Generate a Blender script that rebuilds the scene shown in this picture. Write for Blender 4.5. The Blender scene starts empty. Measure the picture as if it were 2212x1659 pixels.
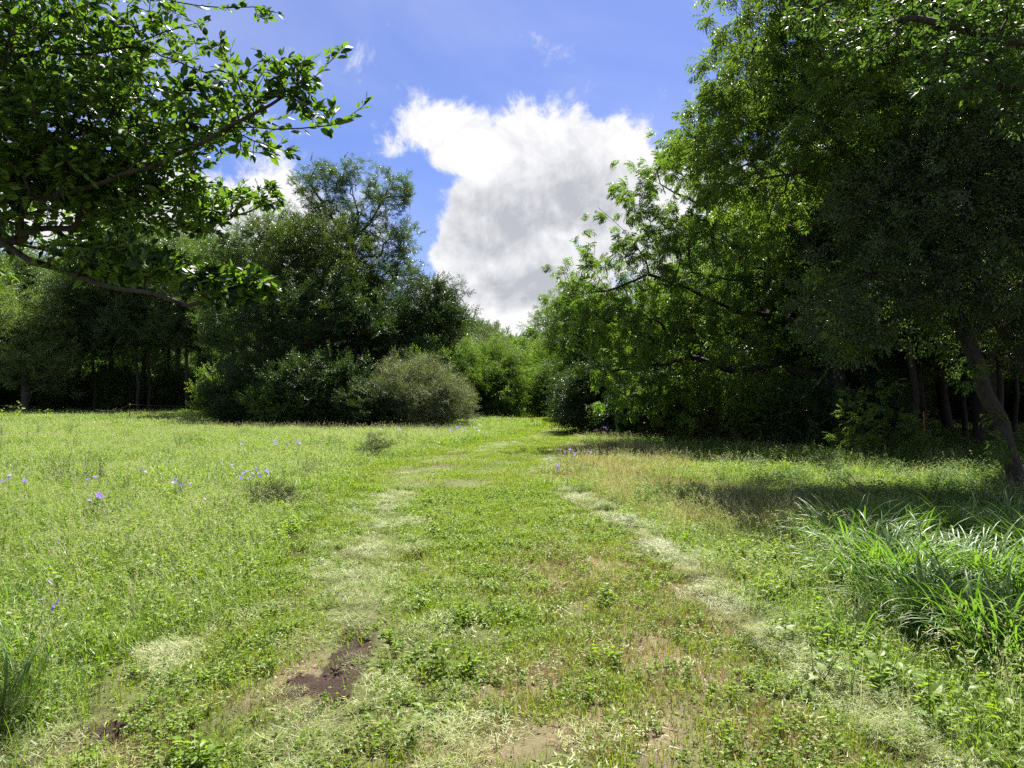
import bpy, math, random
import numpy as np
from mathutils import Vector

random.seed(7)
rng = np.random.default_rng(7)
scene = bpy.context.scene
C = scene.collection
R = math.radians

# ---------------------------------------------------------------- camera, world, sun, exposure
CAM_H = 1.6
FPX = 710.0                       # focal length in pixels of a 1024 px wide frame
PITCH = math.atan(11 / FPX)
cam_d = bpy.data.cameras.new('camera')
cam_d.sensor_width = 36
cam_d.lens = FPX / 1024 * 36
cam_d.clip_start = 0.05
cam_d.clip_end = 2000
cam = bpy.data.objects.new('camera', cam_d)
cam.location = (0, 0, CAM_H)
cam.rotation_euler = (math.pi / 2 + PITCH, 0, 0)
C.objects.link(cam)
scene.camera = cam

SUN_EL, SUN_AZ = R(57), R(15)    # azimuth measured from +Y (ahead) towards +X
world = bpy.data.worlds.new('World')
scene.world = world
world.use_nodes = True
sun_d = bpy.data.lights.new('sun', 'SUN')
sun_d.energy = 5.0
sun_d.angle = R(0.53)
sun_d.color = (1.0, 0.96, 0.89)
sun = bpy.data.objects.new('sun', sun_d)
sdir = Vector((math.sin(SUN_AZ) * math.cos(SUN_EL), math.cos(SUN_AZ) * math.cos(SUN_EL), math.sin(SUN_EL)))
sun.rotation_euler = (-sdir).to_track_quat('-Z', 'Y').to_euler()
sun.location = sdir * 60
C.objects.link(sun)

vs = scene.view_settings
vs.view_transform = 'Standard'
vs.look = 'None'
vs.gamma = 1
vs.use_curve_mapping = False
vs.exposure = 1.9
cy = scene.cycles
cy.max_bounces = 10
cy.diffuse_bounces = 8
cy.glossy_bounces = 2
cy.transmission_bounces = 3
cy.sample_clamp_indirect = 4
cy.sample_clamp_direct = 3.5
cy.use_denoising = False

# ---------------------------------------------------------------- image position -> place
DS = 1024 / 2212                  # positions below were measured on a 2212 px wide view of the photograph
FD = FPX / DS
HOR = 853.2
cp, sp_ = math.cos(PITCH), math.sin(PITCH)
def ray(x, y):
    u = (x * DS - 512) / FPX
    v = (384 - y * DS) / FPX
    return (u, cp - sp_ * v, sp_ + cp * v)
def G(x, y, z=0.0):
    d = ray(x, y)
    t = (z - CAM_H) / d[2]
    return (d[0] * t, d[1] * t)
def D(x, y, Y):
    d = ray(x, y)
    t = Y / d[1]
    return np.array((d[0] * t, Y, CAM_H + d[2] * t))

# ---------------------------------------------------------------- node helpers
def nodes_of(mat_or_world):
    nt = mat_or_world.node_tree
    nt.nodes.clear()
    return nt
class N:
    def __init__(s, nt): s.nt = nt
    def new(s, t, **k):
        n = s.nt.nodes.new(t)
        for a, b in k.items(): setattr(n, a, b)
        return n
    def put(s, sock, v):
        if isinstance(v, bpy.types.NodeSocket): s.nt.links.new(v, sock)
        else: sock.default_value = v
    def m(s, op, a, b=0.0, c=0.0, clamp=False):
        n = s.new('ShaderNodeMath', operation=op, use_clamp=clamp)
        s.put(n.inputs[0], a); s.put(n.inputs[1], b); s.put(n.inputs[2], c)
        return n.outputs[0]
    def vm(s, op, a, b=(0, 0, 0), scale=None):
        n = s.new('ShaderNodeVectorMath', operation=op)
        s.put(n.inputs[0], a); s.put(n.inputs[1], b)
        if scale is not None: s.put(n.inputs['Scale'], scale)
        return n.outputs['Value'] if op in ('DOT_PRODUCT', 'LENGTH') else n.outputs[0]
    def noise(s, vec, scale, detail=4, rough=0.5, dist=0.0):
        n = s.new('ShaderNodeTexNoise')
        s.put(n.inputs['Vector'], vec); s.put(n.inputs['Scale'], scale)
        s.put(n.inputs['Detail'], detail); s.put(n.inputs['Roughness'], rough); s.put(n.inputs['Distortion'], dist)
        return n
    def mix(s, f, a, b, blend='MIX'):
        n = s.new('ShaderNodeMix', data_type='RGBA', blend_type=blend)
        s.put(n.inputs[0], f); s.put(n.inputs[6], a); s.put(n.inputs[7], b)
        return n.outputs[2]
    def step(s, v, lo, hi):
        n = s.new('ShaderNodeMapRange', interpolation_type='SMOOTHSTEP', clamp=True)
        s.put(n.inputs[0], v); s.put(n.inputs[1], lo); s.put(n.inputs[2], hi)
        n.inputs[3].default_value = 0; n.inputs[4].default_value = 1
        return n.outputs[0]

# ---------------------------------------------------------------- sky and clouds
SKY_STRENGTH = 0.05
def build_sky():
    n = N(nodes_of(world))
    tc = n.new('ShaderNodeTexCoord')
    v = tc.outputs['Generated']
    sky = n.new('ShaderNodeTexSky', sky_type='NISHITA')
    sky.sun_disc = False
    sky.sun_elevation = SUN_EL
    sky.sun_rotation = SUN_AZ
    sky.air_density = 1.0; sky.dust_density = 0.6; sky.ozone_density = 2.0
    skyc = n.mix(1.0, sky.outputs[0], (0.455, 0.50, 0.76, 1), 'MULTIPLY')
    sep = n.new('ShaderNodeSeparateXYZ'); n.put(sep.inputs[0], v)
    X, Y, Z = sep.outputs
    az = n.m('MULTIPLY', n.m('ARCTAN2', X, Y), 180 / math.pi)
    el = n.m('MULTIPLY', n.m('ARCSINE', Z), 180 / math.pi)
    w1 = n.noise(v, 5.5, 7, 0.62)
    w2 = n.noise(n.vm('ADD', v, (5.2, 1.3, 9.1)), 5.5, 7, 0.62)
    fine = n.noise(v, 10, 12, 0.68, 0.35)
    lit = n.noise(n.vm('ADD', v, (0.006, 0.0, 0.016)), 10, 12, 0.60, 0.35)
    lit0 = n.noise(v, 10, 12, 0.60, 0.35)
    az2 = n.m('ADD', az, n.m('MULTIPLY', n.m('SUBTRACT', w1.outputs[0], 0.5), 15))
    el2 = n.m('ADD', el, n.m('MULTIPLY', n.m('SUBTRACT', w2.outputs[0], 0.5), 11))
    def ae(x, y):
        d = Vector(ray(x, y)).normalized()
        return math.degrees(math.atan2(d[0], d[1])), math.degrees(math.asin(d[2]))
    # cumulus bank: lobes as (x, y, rx, ry) in view units
    lobes = [(940, 300, 90, 62), (1060, 345, 120, 85), (1190, 360, 130, 90), (1310, 350, 110, 85), (1100, 470, 150, 110),
             (1250, 470, 150, 110), (1040, 560, 130, 90), (1130, 590, 170, 90), (960, 540, 75, 60), (1020, 650, 130, 50), (1150, 690, 160, 60), (1060, 740, 190, 45), (1230, 640, 90, 60),
             (600, 400, 110, 85), (520, 470, 120, 80), (650, 520, 100, 70), (430, 520, 190, 90), (380, 380, 60, 30), (1450, 420, 110, 90), (1600, 520, 150, 130), (240, 480, 150, 90), (60, 420, 120, 60)]
    tot = None
    for (x, y, rx, ry) in lobes:
        a, e = ae(x, y)
        ka, ke = math.degrees(rx / FD), math.degrees(ry / FD)
        da = n.m('DIVIDE', n.m('SUBTRACT', az2, a), ka)
        de = n.m('DIVIDE', n.m('SUBTRACT', el2, e), ke)
        r2 = n.m('ADD', n.m('MULTIPLY', da, da), n.m('MULTIPLY', de, de))
        g = n.m('POWER', 2.718, n.m('MULTIPLY', r2, -0.8))
        tot = g if tot is None else n.m('ADD', tot, g)
    # holes of blue inside the bank
    for (x, y, rx, ry, s) in [(900, 440, 36, 90, 1.9), (1240, 520, 30, 40, 1.6), (1040, 680, 36, 20, 0.9), (905, 590, 40, 16, 1.1), (985, 385, 44, 16, 1.0), (960, 430, 22, 40, .6)]:
        a, e = ae(x, y)
        da = n.m('DIVIDE', n.m('SUBTRACT', az, a), math.degrees(rx / FD))
        de = n.m('DIVIDE', n.m('SUBTRACT', el, e), math.degrees(ry / FD))
        r2 = n.m('ADD', n.m('MULTIPLY', da, da), n.m('MULTIPLY', de, de))
        tot = n.m('SUBTRACT', tot, n.m('MULTIPLY', n.m('POWER', 2.718, n.m('MULTIPLY', r2, -0.9)), s))
    # scattered clouds outside this view, added up to the zenith to lift ambient light
    low = n.noise(v, 2.3, 4, 0.5)
    away = n.m('MAXIMUM', n.step(n.m('ABSOLUTE', az), 44, 60), n.step(el, 38, 52))
    band = n.m('SUBTRACT', 1.0, n.m('MULTIPLY', n.step(el, 20, 80), 0.35))
    tot = n.m('ADD', tot, n.m('MULTIPLY', n.m('MULTIPLY', away, band), n.m('MULTIPLY', n.m('SUBTRACT', low.outputs[0], 0.42), 5.5)))
    dens = n.m('ADD', tot, n.m('MULTIPLY', n.m('SUBTRACT', fine.outputs[0], 0.5), 3.6))
    alpha = n.m('MULTIPLY', n.step(dens, 0.30, 1.05), n.step(el, -1.0, 1.0))
    body = n.noise(v, 9, 8, 0.62, 0.5)
    gt = None
    for (x, y, rx, ry, s) in [(1060, 500, 120, 62, 1.15), (1120, 632, 130, 42, 1.0), (1260, 400, 120, 60, 0.55), (1180, 470, 70, 60, 0.4), (1340, 470, 110, 70, 0.5), (1000, 420, 60, 30, 0.25), (560, 480, 150, 60, .4), (1560, 560, 160, 60, .6)]:
        a, e = ae(x, y)
        da = n.m('DIVIDE', n.m('SUBTRACT', n.m('ADD', n.m('MULTIPLY', az, 0.4), n.m('MULTIPLY', az2, 0.6)), a), math.degrees(rx / FD))
        de = n.m('DIVIDE', n.m('SUBTRACT', n.m('ADD', n.m('MULTIPLY', el, 0.4), n.m('MULTIPLY', el2, 0.6)), e), math.degrees(ry / FD))
        r2 = n.m('ADD', n.m('MULTIPLY', da, da), n.m('MULTIPLY', de, de))
        g = n.m('MULTIPLY', n.m('POWER', 2.718, n.m('MULTIPLY', r2, -0.8)), s)
        gt = g if gt is None else n.m('ADD', gt, g)
    gt = n.m('ADD', gt, n.m('MULTIPLY', n.m('MULTIPLY', away, band), 0.5))
    shade = n.m('ADD', n.m('MULTIPLY', gt, 0.85), n.m('MULTIPLY', n.m('SUBTRACT', body.outputs[0], 0.47), 1.5))
    shade = n.m('MULTIPLY', n.step(shade, 0.0, 1.15), n.step(dens, 0.45, 1.5))
    shade = n.m('ADD', shade, n.m('MULTIPLY', n.m('SUBTRACT', lit.outputs[0], lit0.outputs[0]), 2.6), clamp=True)
    cloudc = n.mix(shade, (5.4, 5.4, 5.5, 1), (2.9, 3.0, 3.3, 1))
    # thin veil of cirrus, streaked
    mp = n.new('ShaderNodeMapping'); n.put(mp.inputs[0], v)
    mp.inputs['Rotation'].default_value = (0.3, 0.5, 0.6); mp.inputs['Scale'].default_value = (1.0, 4.0, 1.6)
    cir = n.noise(mp.outputs[0], 1.6, 6, 0.55, 0.6)
    veil = n.m('MULTIPLY', n.m('MULTIPLY', n.step(cir.outputs[0], 0.34, 0.78), 0.5), n.step(el, -1.0, 4.0))
    c1 = n.mix(veil, skyc, (3.6, 3.9, 5.4, 1))
    c2 = n.mix(alpha, c1, cloudc)
    bg = n.new('ShaderNodeBackground')
    n.put(bg.inputs[0], c2); bg.inputs[1].default_value = SKY_STRENGTH
    out = n.new('ShaderNodeOutputWorld')
    n.nt.links.new(bg.outputs[0], out.inputs[0])
build_sky()

# ---------------------------------------------------------------- materials
def leaf_mat(name, a, b, trans=0.42, tcol=(1.5, 1.55, 0.45), rough=0.42, spec=0.45, patch=None, pscale=0.35):
    """two base colours a and b mixed leaf by leaf; light also passes through the blade"""
    m = bpy.data.materials.new(name); m.use_nodes = True
    n = N(nodes_of(m))
    oi = n.new('ShaderNodeObjectInfo'); ge = n.new('ShaderNodeNewGeometry')
    f = n.m('ADD', n.m('MULTIPLY', oi.outputs['Random'], 0.45), n.m('MULTIPLY', ge.outputs['Random Per Island'], 0.55))
    col = n.mix(f, (*a, 1), (*b, 1))
    if patch:
        ns = n.noise(ge.outputs['Position'], pscale, 4, 0.6)
        pf = n.step(ns.outputs[0], 0.48, 0.66)
        pf = n.m('MULTIPLY', pf, n.m('ADD', 0.35, n.m('MULTIPLY', ge.outputs['Random Per Island'], 0.65)))
        col = n.mix(pf, col, (*patch, 1))
    p = n.new('ShaderNodeBsdfPrincipled')
    n.put(p.inputs['Base Color'], col)
    p.inputs['Roughness'].default_value = rough
    p.inputs['Specular IOR Level'].default_value = spec
    t = n.new('ShaderNodeBsdfTranslucent')
    n.put(t.inputs[0], n.mix(1.0, col, (*tcol, 1), 'MULTIPLY'))
    mx = n.new('ShaderNodeMixShader'); mx.inputs[0].default_value = trans
    n.nt.links.new(p.outputs[0], mx.inputs[1]); n.nt.links.new(t.outputs[0], mx.inputs[2])
    out = n.new('ShaderNodeOutputMaterial'); n.nt.links.new(mx.outputs[0], out.inputs[0])
    return m
def bark_mat(name, a, b, scale=9):
    m = bpy.data.materials.new(name); m.use_nodes = True
    n = N(nodes_of(m))
    tc = n.new('ShaderNodeTexCoord')
    mp = n.new('ShaderNodeMapping'); n.put(mp.inputs[0], tc.outputs['Object']); mp.inputs['Scale'].default_value = (1, 1, 0.25)
    ns = n.noise(mp.outputs[0], scale * 2.2, 6, 0.65, 0.4)
    vo = n.new('ShaderNodeTexVoronoi'); n.put(vo.inputs['Vector'], mp.outputs[0]); vo.inputs['Scale'].default_value = scale * 3
    h = n.m('ADD', ns.outputs[0], n.m('MULTIPLY', vo.outputs['Distance'], 0.7))
    lich = n.noise(tc.outputs['Object'], 3.1, 4, 0.6)
    col = n.mix(n.step(h, 0.45, 0.95), (*a, 1), (*b, 1))
    col = n.mix(n.m('MULTIPLY', n.step(lich.outputs[0], 0.58, 0.7), 0.35), col, (0.075, 0.08, 0.065, 1))
    p = n.new('ShaderNodeBsdfPrincipled'); n.put(p.inputs['Base Color'], col); p.inputs['Roughness'].default_value = 0.9
    p.inputs['Specular IOR Level'].default_value = 0.2
    bu = n.new('ShaderNodeBump'); bu.inputs['Strength'].default_value = 0.9; bu.inputs['Distance'].default_value = 0.02
    n.put(bu.inputs['Height'], h); n.nt.links.new(bu.outputs[0], p.inputs['Normal'])
    out = n.new('ShaderNodeOutputMaterial'); n.nt.links.new(p.outputs[0], out.inputs[0])
    return m
def plain_mat(name, col, rough=0.6, spec=0.3, var=0.3, scale=20):
    m = bpy.data.materials.new(name); m.use_nodes = True
    n = N(nodes_of(m))
    tc = n.new('ShaderNodeTexCoord')
    ns = n.noise(tc.outputs['Object'], scale, 4, 0.6)
    c = n.mix(ns.outputs[0], tuple(x * (1 - var) for x in col) + (1,), tuple(min(1, x * (1 + var)) for x in col) + (1,))
    p = n.new('ShaderNodeBsdfPrincipled'); n.put(p.inputs['Base Color'], c)
    p.inputs['Roughness'].default_value = rough; p.inputs['Specular IOR Level'].default_value = spec
    out = n.new('ShaderNodeOutputMaterial'); n.nt.links.new(p.outputs[0], out.inputs[0])
    return m

BARK = bark_mat('dark_bark', (0.014, 0.012, 0.010), (0.048, 0.040, 0.033))
BARK2 = bark_mat('grey_bark', (0.024, 0.022, 0.019), (0.08, 0.072, 0.062), 6)
TWIG = plain_mat('twig_bark', (0.03, 0.026, 0.018), 0.85, 0.2)
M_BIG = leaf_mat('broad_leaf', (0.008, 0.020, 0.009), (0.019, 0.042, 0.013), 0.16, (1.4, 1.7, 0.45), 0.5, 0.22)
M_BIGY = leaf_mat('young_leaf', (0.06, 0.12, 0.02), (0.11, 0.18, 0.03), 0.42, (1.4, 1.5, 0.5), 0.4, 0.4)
M_PEC = leaf_mat('pinnate_leaf', (0.055, 0.105, 0.018), (0.130, 0.195, 0.036), 0.50, (1.4, 1.55, 0.5), 0.45, 0.35)
M_OLIVE = leaf_mat('olive_leaf', (0.060, 0.105, 0.018), (0.125, 0.185, 0.034), 0.50, (1.4, 1.5, 0.5), 0.45, 0.35)
M_DARK = leaf_mat('dark_leaf', (0.034, 0.066, 0.018), (0.065, 0.108, 0.026), 0.42, (1.5, 1.6, 0.5), 0.46, 0.28)
M_ELM = leaf_mat('small_leaf', (0.034, 0.060, 0.022), (0.070, 0.105, 0.036), 0.42, (1.4, 1.5, 0.5), 0.34, 0.6)
M_MID = leaf_mat('mid_leaf', (0.055, 0.098, 0.022), (0.095, 0.150, 0.032), 0.44, (1.5, 1.6, 0.5), 0.42, 0.45)
M_TALL = leaf_mat('cool_green_leaf', (0.045, 0.080, 0.030), (0.08, 0.125, 0.040), 0.40, (1.4, 1.5, 0.5), 0.36, 0.5)
M_PALEG = leaf_mat('pale_green_leaf', (0.085, 0.13, 0.042), (0.15, 0.20, 0.065), 0.44, (1.4, 1.5, 0.5), 0.45, 0.4)
M_SHADED = leaf_mat('shaded_dark_leaf', (0.020, 0.040, 0.014), (0.040, 0.070, 0.020), 0.32, (1.4, 1.5, 0.5), 0.46, 0.25)  # darker leaf copy: the shade of backlit bushes is put into its colour
M_LONG = leaf_mat('long_leaf', (0.034, 0.068, 0.020), (0.070, 0.118, 0.032), 0.38, (1.4, 1.5, 0.5), 0.48, 0.3)
M_CLUMP = leaf_mat('soft_olive_leaf', (0.036, 0.060, 0.014), (0.066, 0.096, 0.022), 0.36, (1.4, 1.5, 0.45), 0.46, 0.3)
M_GREY = leaf_mat('grey_green_leaf', (0.12, 0.145, 0.075), (0.19, 0.22, 0.125), 0.35, (1.3, 1.4, 0.6), 0.45, 0.4)
M_WIL = leaf_mat('willow_leaf', (0.070, 0.125, 0.028), (0.12, 0.19, 0.042), 0.46, (1.4, 1.5, 0.45), 0.5, 0.25)
M_DRYB = leaf_mat('dry_bramble', (0.10, 0.075, 0.045), (0.16, 0.13, 0.075), 0.25, (1.2, 1.1, 0.8), 0.7, 0.2)

G_MOWN = leaf_mat('mown_blade', (0.105, 0.165, 0.014), (0.175, 0.23, 0.026), 0.45, (1.5, 1.5, 0.4), 0.5, 0.3, (0.16, 0.175, 0.045), 0.55)
G_MEAD = leaf_mat('meadow_blade', (0.098, 0.168, 0.016), (0.165, 0.235, 0.032), 0.45, (1.4, 1.5, 0.45), 0.45, 0.4, (0.18, 0.22, 0.085), 0.35)
G_RED = leaf_mat('ripening_blade', (0.14, 0.15, 0.045), (0.23, 0.19, 0.085), 0.42, (1.4, 1.35, 0.6), 0.5, 0.35, (0.26, 0.18, 0.10), 0.5)
G_SEED = leaf_mat('seed_head', (0.27, 0.30, 0.15), (0.42, 0.42, 0.25), 0.35, (1.2, 1.2, 0.8), 0.5, 0.4)
G_HAY = leaf_mat('cut_hay', (0.20, 0.22, 0.065), (0.34, 0.35, 0.14), 0.25, (1.2, 1.2, 0.7), 0.55, 0.35)
G_HAYG = leaf_mat('cut_hay_green', (0.12, 0.17, 0.04), (0.21, 0.26, 0.08), 0.3, (1.2, 1.2, 0.7), 0.5, 0.35)
G_DRY = leaf_mat('dry_stem', (0.20, 0.13, 0.065), (0.34, 0.26, 0.14), 0.25, (1.2, 1.1, 0.8), 0.6, 0.25)
G_CLOV = leaf_mat('low_weed', (0.095, 0.155, 0.018), (0.155, 0.225, 0.03), 0.45, (1.5, 1.6, 0.4), 0.5, 0.3)
G_BROAD = leaf_mat('broad_weed', (0.10, 0.165, 0.020), (0.165, 0.235, 0.032), 0.5, (1.5, 1.6, 0.4), 0.5, 0.3)
G_TUSS = leaf_mat('tussock_blade', (0.055, 0.12, 0.025), (0.13, 0.21, 0.050), 0.44, (1.4, 1.55, 0.45), 0.42, 0.35)
G_FORB = leaf_mat('dark_forb', (0.045, 0.07, 0.025), (0.08, 0.11, 0.035), 0.35, (1.4, 1.5, 0.5), 0.45, 0.4)
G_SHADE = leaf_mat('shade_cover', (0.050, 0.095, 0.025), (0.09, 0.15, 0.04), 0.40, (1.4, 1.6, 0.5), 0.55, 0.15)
M_PETAL = leaf_mat('violet_petal', (0.30, 0.20, 0.72), (0.42, 0.30, 0.85), 0.35, (1.1, 1.0, 1.3), 0.5, 0.2)
M_PALE = leaf_mat('pale_scrap', (0.42, 0.44, 0.36), (0.55, 0.56, 0.48), 0.2, (1, 1, 1), 0.45, 0.4)
M_SOIL = plain_mat('loose_soil', (0.045, 0.028, 0.020), 0.95, 0.15, 0.5, 60)

# ---------------------------------------------------------------- mesh helpers
def unit(v):
    v = np.asarray(v, float); l = np.linalg.norm(v)
    return v / l if l > 1e-9 else np.array((1.0, 0, 0))
class MB:
    def __init__(s): s.v = []; s.f = []; s.mi = []
    def leaf(s, base, d, nrm, L, W, droop=0.0, fine=False, mi=0, fold=0.25):
        base = np.asarray(base, float); d = unit(d); nrm = np.asarray(nrm, float)
        side = unit(np.cross(d, nrm)); up = np.cross(side, d)
        i = len(s.v)
        if not fine:
            mid = base + d * L * 0.45 - np.array((0, 0, 1)) * droop * L * 0.2
            tip = base + d * L - np.array((0, 0, 1)) * droop * L
            s.v += [tuple(base), tuple(mid + side * W / 2 + up * W * fold), tuple(tip), tuple(mid - side * W / 2 + up * W * fold)]
            s.f += [(i, i + 1, i + 2), (i, i + 2, i + 3)]; s.mi += [mi, mi]
            return
        pts = []
        for t, w in ((0, 0), (0.10, 0), (0.28, 0.82), (0.5, 1.0), (0.75, 0.66), (1, 0)):
            c = base + d * L * t - np.array((0, 0, 1)) * droop * L * t * t
            pts.append((c, w))
        ids = []
        for c, w in pts:
            if w == 0:
                ids.append((len(s.v),)); s.v.append(tuple(c))
            else:
                k = len(s.v)
                s.v += [tuple(c + side * W / 2 * w + up * W * fold * w), tuple(c), tuple(c - side * W / 2 * w + up * W * fold * w)]
                ids.append((k, k + 1, k + 2))
        b0 = s.v[ids[0][0]]; p1 = ids[1][0]
        k = len(s.v); s.v.append(tuple(np.array(b0) + side * 0.02 * L)); s.f.append((ids[0][0], k, p1)); s.mi.append(mi)
        for a, b in zip(ids[1:], ids[2:]):
            if len(a) == 1: s.f += [(a[0], b[0], b[1]), (a[0], b[1], b[2])]; s.mi += [mi, mi]
            elif len(b) == 1: s.f += [(a[0], b[0], a[1]), (a[1], b[0], a[2])]; s.mi += [mi, mi]
            else: s.f += [(a[0], b[0], b[1], a[1]), (a[1], b[1], b[2], a[2])]; s.mi += [mi, mi]
    def blade(s, base, yaw, L, W, lean, bend, segs=3, mi=0, twist=0.0):
        """one grass blade: leaves the ground at angle `lean` from the vertical and bends further by `bend`"""
        x, y, z = base; h = np.array((math.cos(yaw), math.sin(yaw), 0)); sd0 = np.array((-math.sin(yaw), math.cos(yaw), 0))
        p = np.array((x, y, z), float); i0 = len(s.v)
        for k in range(segs + 1):
            t = k / segs; w = W * (1 - t ** 1.6) * 0.5
            sd = sd0 * math.cos(twist * t) + h * math.sin(twist * t)
            if k < segs: s.v += [tuple(p - sd * w), tuple(p + sd * w)]
            else: s.v.append(tuple(p))
            a = lean + bend * t
            p = p + (h * math.sin(a) + np.array((0, 0, math.cos(a)))) * L / segs
        for k in range(segs - 1):
            a = i0 + 2 * k; s.f.append((a, a + 1, a + 3, a + 2)); s.mi.append(mi)
        a = i0 + 2 * (segs - 1); s.f.append((a, a + 1, a + 2)); s.mi.append(mi)
    def stick(s, a, b, r0, r1, mi=0, sides=3):
        a = np.asarray(a, float); b = np.asarray(b, float); d = unit(b - a)
        u = unit(np.cross(d, (0.3, 0.2, 0.9))); w = np.cross(d, u); i = len(s.v)
        for c, r in ((a, r0), (b, r1)):
            for k in range(sides):
                t = 2 * math.pi * k / sides
                s.v.append(tuple(c + (u * math.cos(t) + w * math.sin(t)) * r))
        for k in range(sides):
            s.f.append((i + k, i + (k + 1) % sides, i + sides + (k + 1) % sides, i + sides + k)); s.mi.append(mi)
    def mesh(s, name, mats):
        me = bpy.data.meshes.new(name)
        me.from_pydata(s.v, [], s.f)
        for m in mats: me.materials.append(m)
        if len(mats) > 1: me.polygons.foreach_set('material_index', s.mi)
        me.update()
        return me

def tag(o, label=None, cat=None, group=None, kind=None):
    if label: o['label'] = label
    if cat: o['category'] = cat
    if group: o['group'] = group
    if kind: o['kind'] = kind
    return o
def link(name, me, parent=None, kind=None):
    o = bpy.data.objects.new(name, me); C.objects.link(o)
    if parent is not None: o.parent = parent
    if kind: o['kind'] = kind
    return o
def empty(name, loc):
    o = bpy.data.objects.new(name, None); o.location = loc; o.empty_display_size = 0.3
    C.objects.link(o); return o

# scatter group: a mesh of loose points, each carrying one small shape
def scatter_group(name, meshes):
    ng = bpy.data.node_groups.new(name, 'GeometryNodeTree')
    ng.interface.new_socket('Geometry', in_out='INPUT', socket_type='NodeSocketGeometry')
    ng.interface.new_socket('Geometry', in_out='OUTPUT', socket_type='NodeSocketGeometry')
    nd = ng.nodes; lk = ng.links
    gi = nd.new('NodeGroupInput'); go = nd.new('NodeGroupOutput')
    jn = nd.new('GeometryNodeJoinGeometry')
    for i, me in enumerate(meshes):
        ob = bpy.data.objects.new(me.name, me)
        oi = nd.new('GeometryNodeObjectInfo'); oi.inputs['Object'].default_value = ob
        ti = nd.new('GeometryNodeGeometryToInstance')
        lk.new(oi.outputs['Geometry'], ti.inputs[0]); lk.new(ti.outputs[0], jn.inputs[0])
    ip = nd.new('GeometryNodeInstanceOnPoints')
    lk.new(gi.outputs[0], ip.inputs['Points']); lk.new(jn.outputs[0], ip.inputs['Instance'])
    ip.inputs['Pick Instance'].default_value = True
    for nm, dt, sock in (('idx', 'INT', 'Instance Index'), ('rot', 'FLOAT_VECTOR', 'Rotation'), ('scl', 'FLOAT', 'Scale')):
        a = nd.new('GeometryNodeInputNamedAttribute'); a.data_type = dt; a.inputs['Name'].default_value = nm
        lk.new(a.outputs[0], ip.inputs[sock])
    lk.new(ip.outputs[0], go.inputs[0])
    ng['count'] = len(meshes)
    return ng
def scatter(name, group, pos, rot, scl, parent=None, kind='stuff', idx=None):
    n = len(pos)
    me = bpy.data.meshes.new(name)
    me.vertices.add(n)
    me.vertices.foreach_set('co', np.asarray(pos, np.float32).ravel())
    a = me.attributes.new('rot', 'FLOAT_VECTOR', 'POINT'); a.data.foreach_set('vector', np.asarray(rot, np.float32).ravel())
    a = me.attributes.new('scl', 'FLOAT', 'POINT'); a.data.foreach_set('value', np.asarray(scl, np.float32).ravel())
    a = me.attributes.new('idx', 'INT', 'POINT')
    a.data.foreach_set('value', rng.integers(0, group['count'], n).astype(np.int32) if idx is None else np.asarray(idx, np.int32))
    o = link(name, me, parent, kind)
    md = o.modifiers.new('scatter', 'NODES'); md.node_group = group
    return o

# ---------------------------------------------------------------- ground
def vnoise(x, y, s, seed=0):
    """smooth value noise in about -1..1"""
    x = np.asarray(x) / s + seed * 17.3; y = np.asarray(y) / s - seed * 9.1
    xi, yi = np.floor(x), np.floor(y); fx, fy = x - xi, y - yi
    fx = fx * fx * (3 - 2 * fx); fy = fy * fy * (3 - 2 * fy)
    def h(a, b):
        t = np.sin(a * 127.1 + b * 311.7 + seed * 7.7) * 43758.5453
        return (t - np.floor(t)) * 2 - 1
    return (h(xi, yi) * (1 - fx) + h(xi + 1, yi) * fx) * (1 - fy) + (h(xi, yi + 1) * (1 - fx) + h(xi + 1, yi + 1) * fx) * fy
def gz(x, y):
    return 0.035 * vnoise(x, y, 2.1, 1) + 0.018 * vnoise(x, y, 0.7, 2) + 0.05 * vnoise(x, y, 7.0, 3)
def W(pts): return np.array([G(*p) for p in pts])
RLINE = W([(2120, 1690), (2050, 1640), (1850, 1490), (1650, 1370), (1500, 1240), (1380, 1150), (1280, 1100), (1220, 1050), (1200, 1010), (1215, 975), (1262, 948), (1290, 928), (1275, 912), (1205, 899), (1135, 890), (1095, 885)])
LLINE = W([(600, 1700), (700, 1580), (780, 1400), (770, 1280), (800, 1180), (840, 1090), (900, 1030), (990, 985), (1090, 962), (1180, 940), (1215, 925), (1190, 910), (1140, 898)])
LBND = W([(-40, 1700), (100, 1590), (330, 1440), (480, 1330), (600, 1200), (690, 1110), (720, 1050), (780, 1010), (880, 985), (980, 962), (1080, 942), (1125, 918), (1105, 905), (1030, 893), (1020, 885)])
CORNER = W([(40, 1700), (170, 1570), (300, 1470), (400, 1385)])
MIDSTREAK = W([(1010, 1640), (960, 1500), (880, 1420), (840, 1330)])
NEARB = [(RLINE[0][0] + 1.2, RLINE[0][1] - 4), (LBND[0][0] - 1.2, LBND[0][1] - 4)]
POLY = np.vstack([RLINE, LBND[::-1], [NEARB[1]], [NEARB[0]]])
def pdist(x, y, line):
    best = np.full(np.shape(x), 1e9)
    for (ax, ay), (bx, by) in zip(line, line[1:]):
        dx, dy = bx - ax, by - ay; t = np.clip(((x - ax) * dx + (y - ay) * dy) / (dx * dx + dy * dy), 0, 1)
        best = np.minimum(best, np.hypot(x - ax - t * dx, y - ay - t * dy))
    return best
def inpoly(x, y, poly):
    c = np.zeros(np.shape(x), bool); n = len(poly)
    for i in range(n):
        x1, y1 = poly[i]; x2, y2 = poly[i - 1]
        k = ((y1 > y) != (y2 > y)) & (x < (x2 - x1) * (y - y1) / (y2 - y1 + 1e-12) + x1)
        c ^= k
    return c
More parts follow.
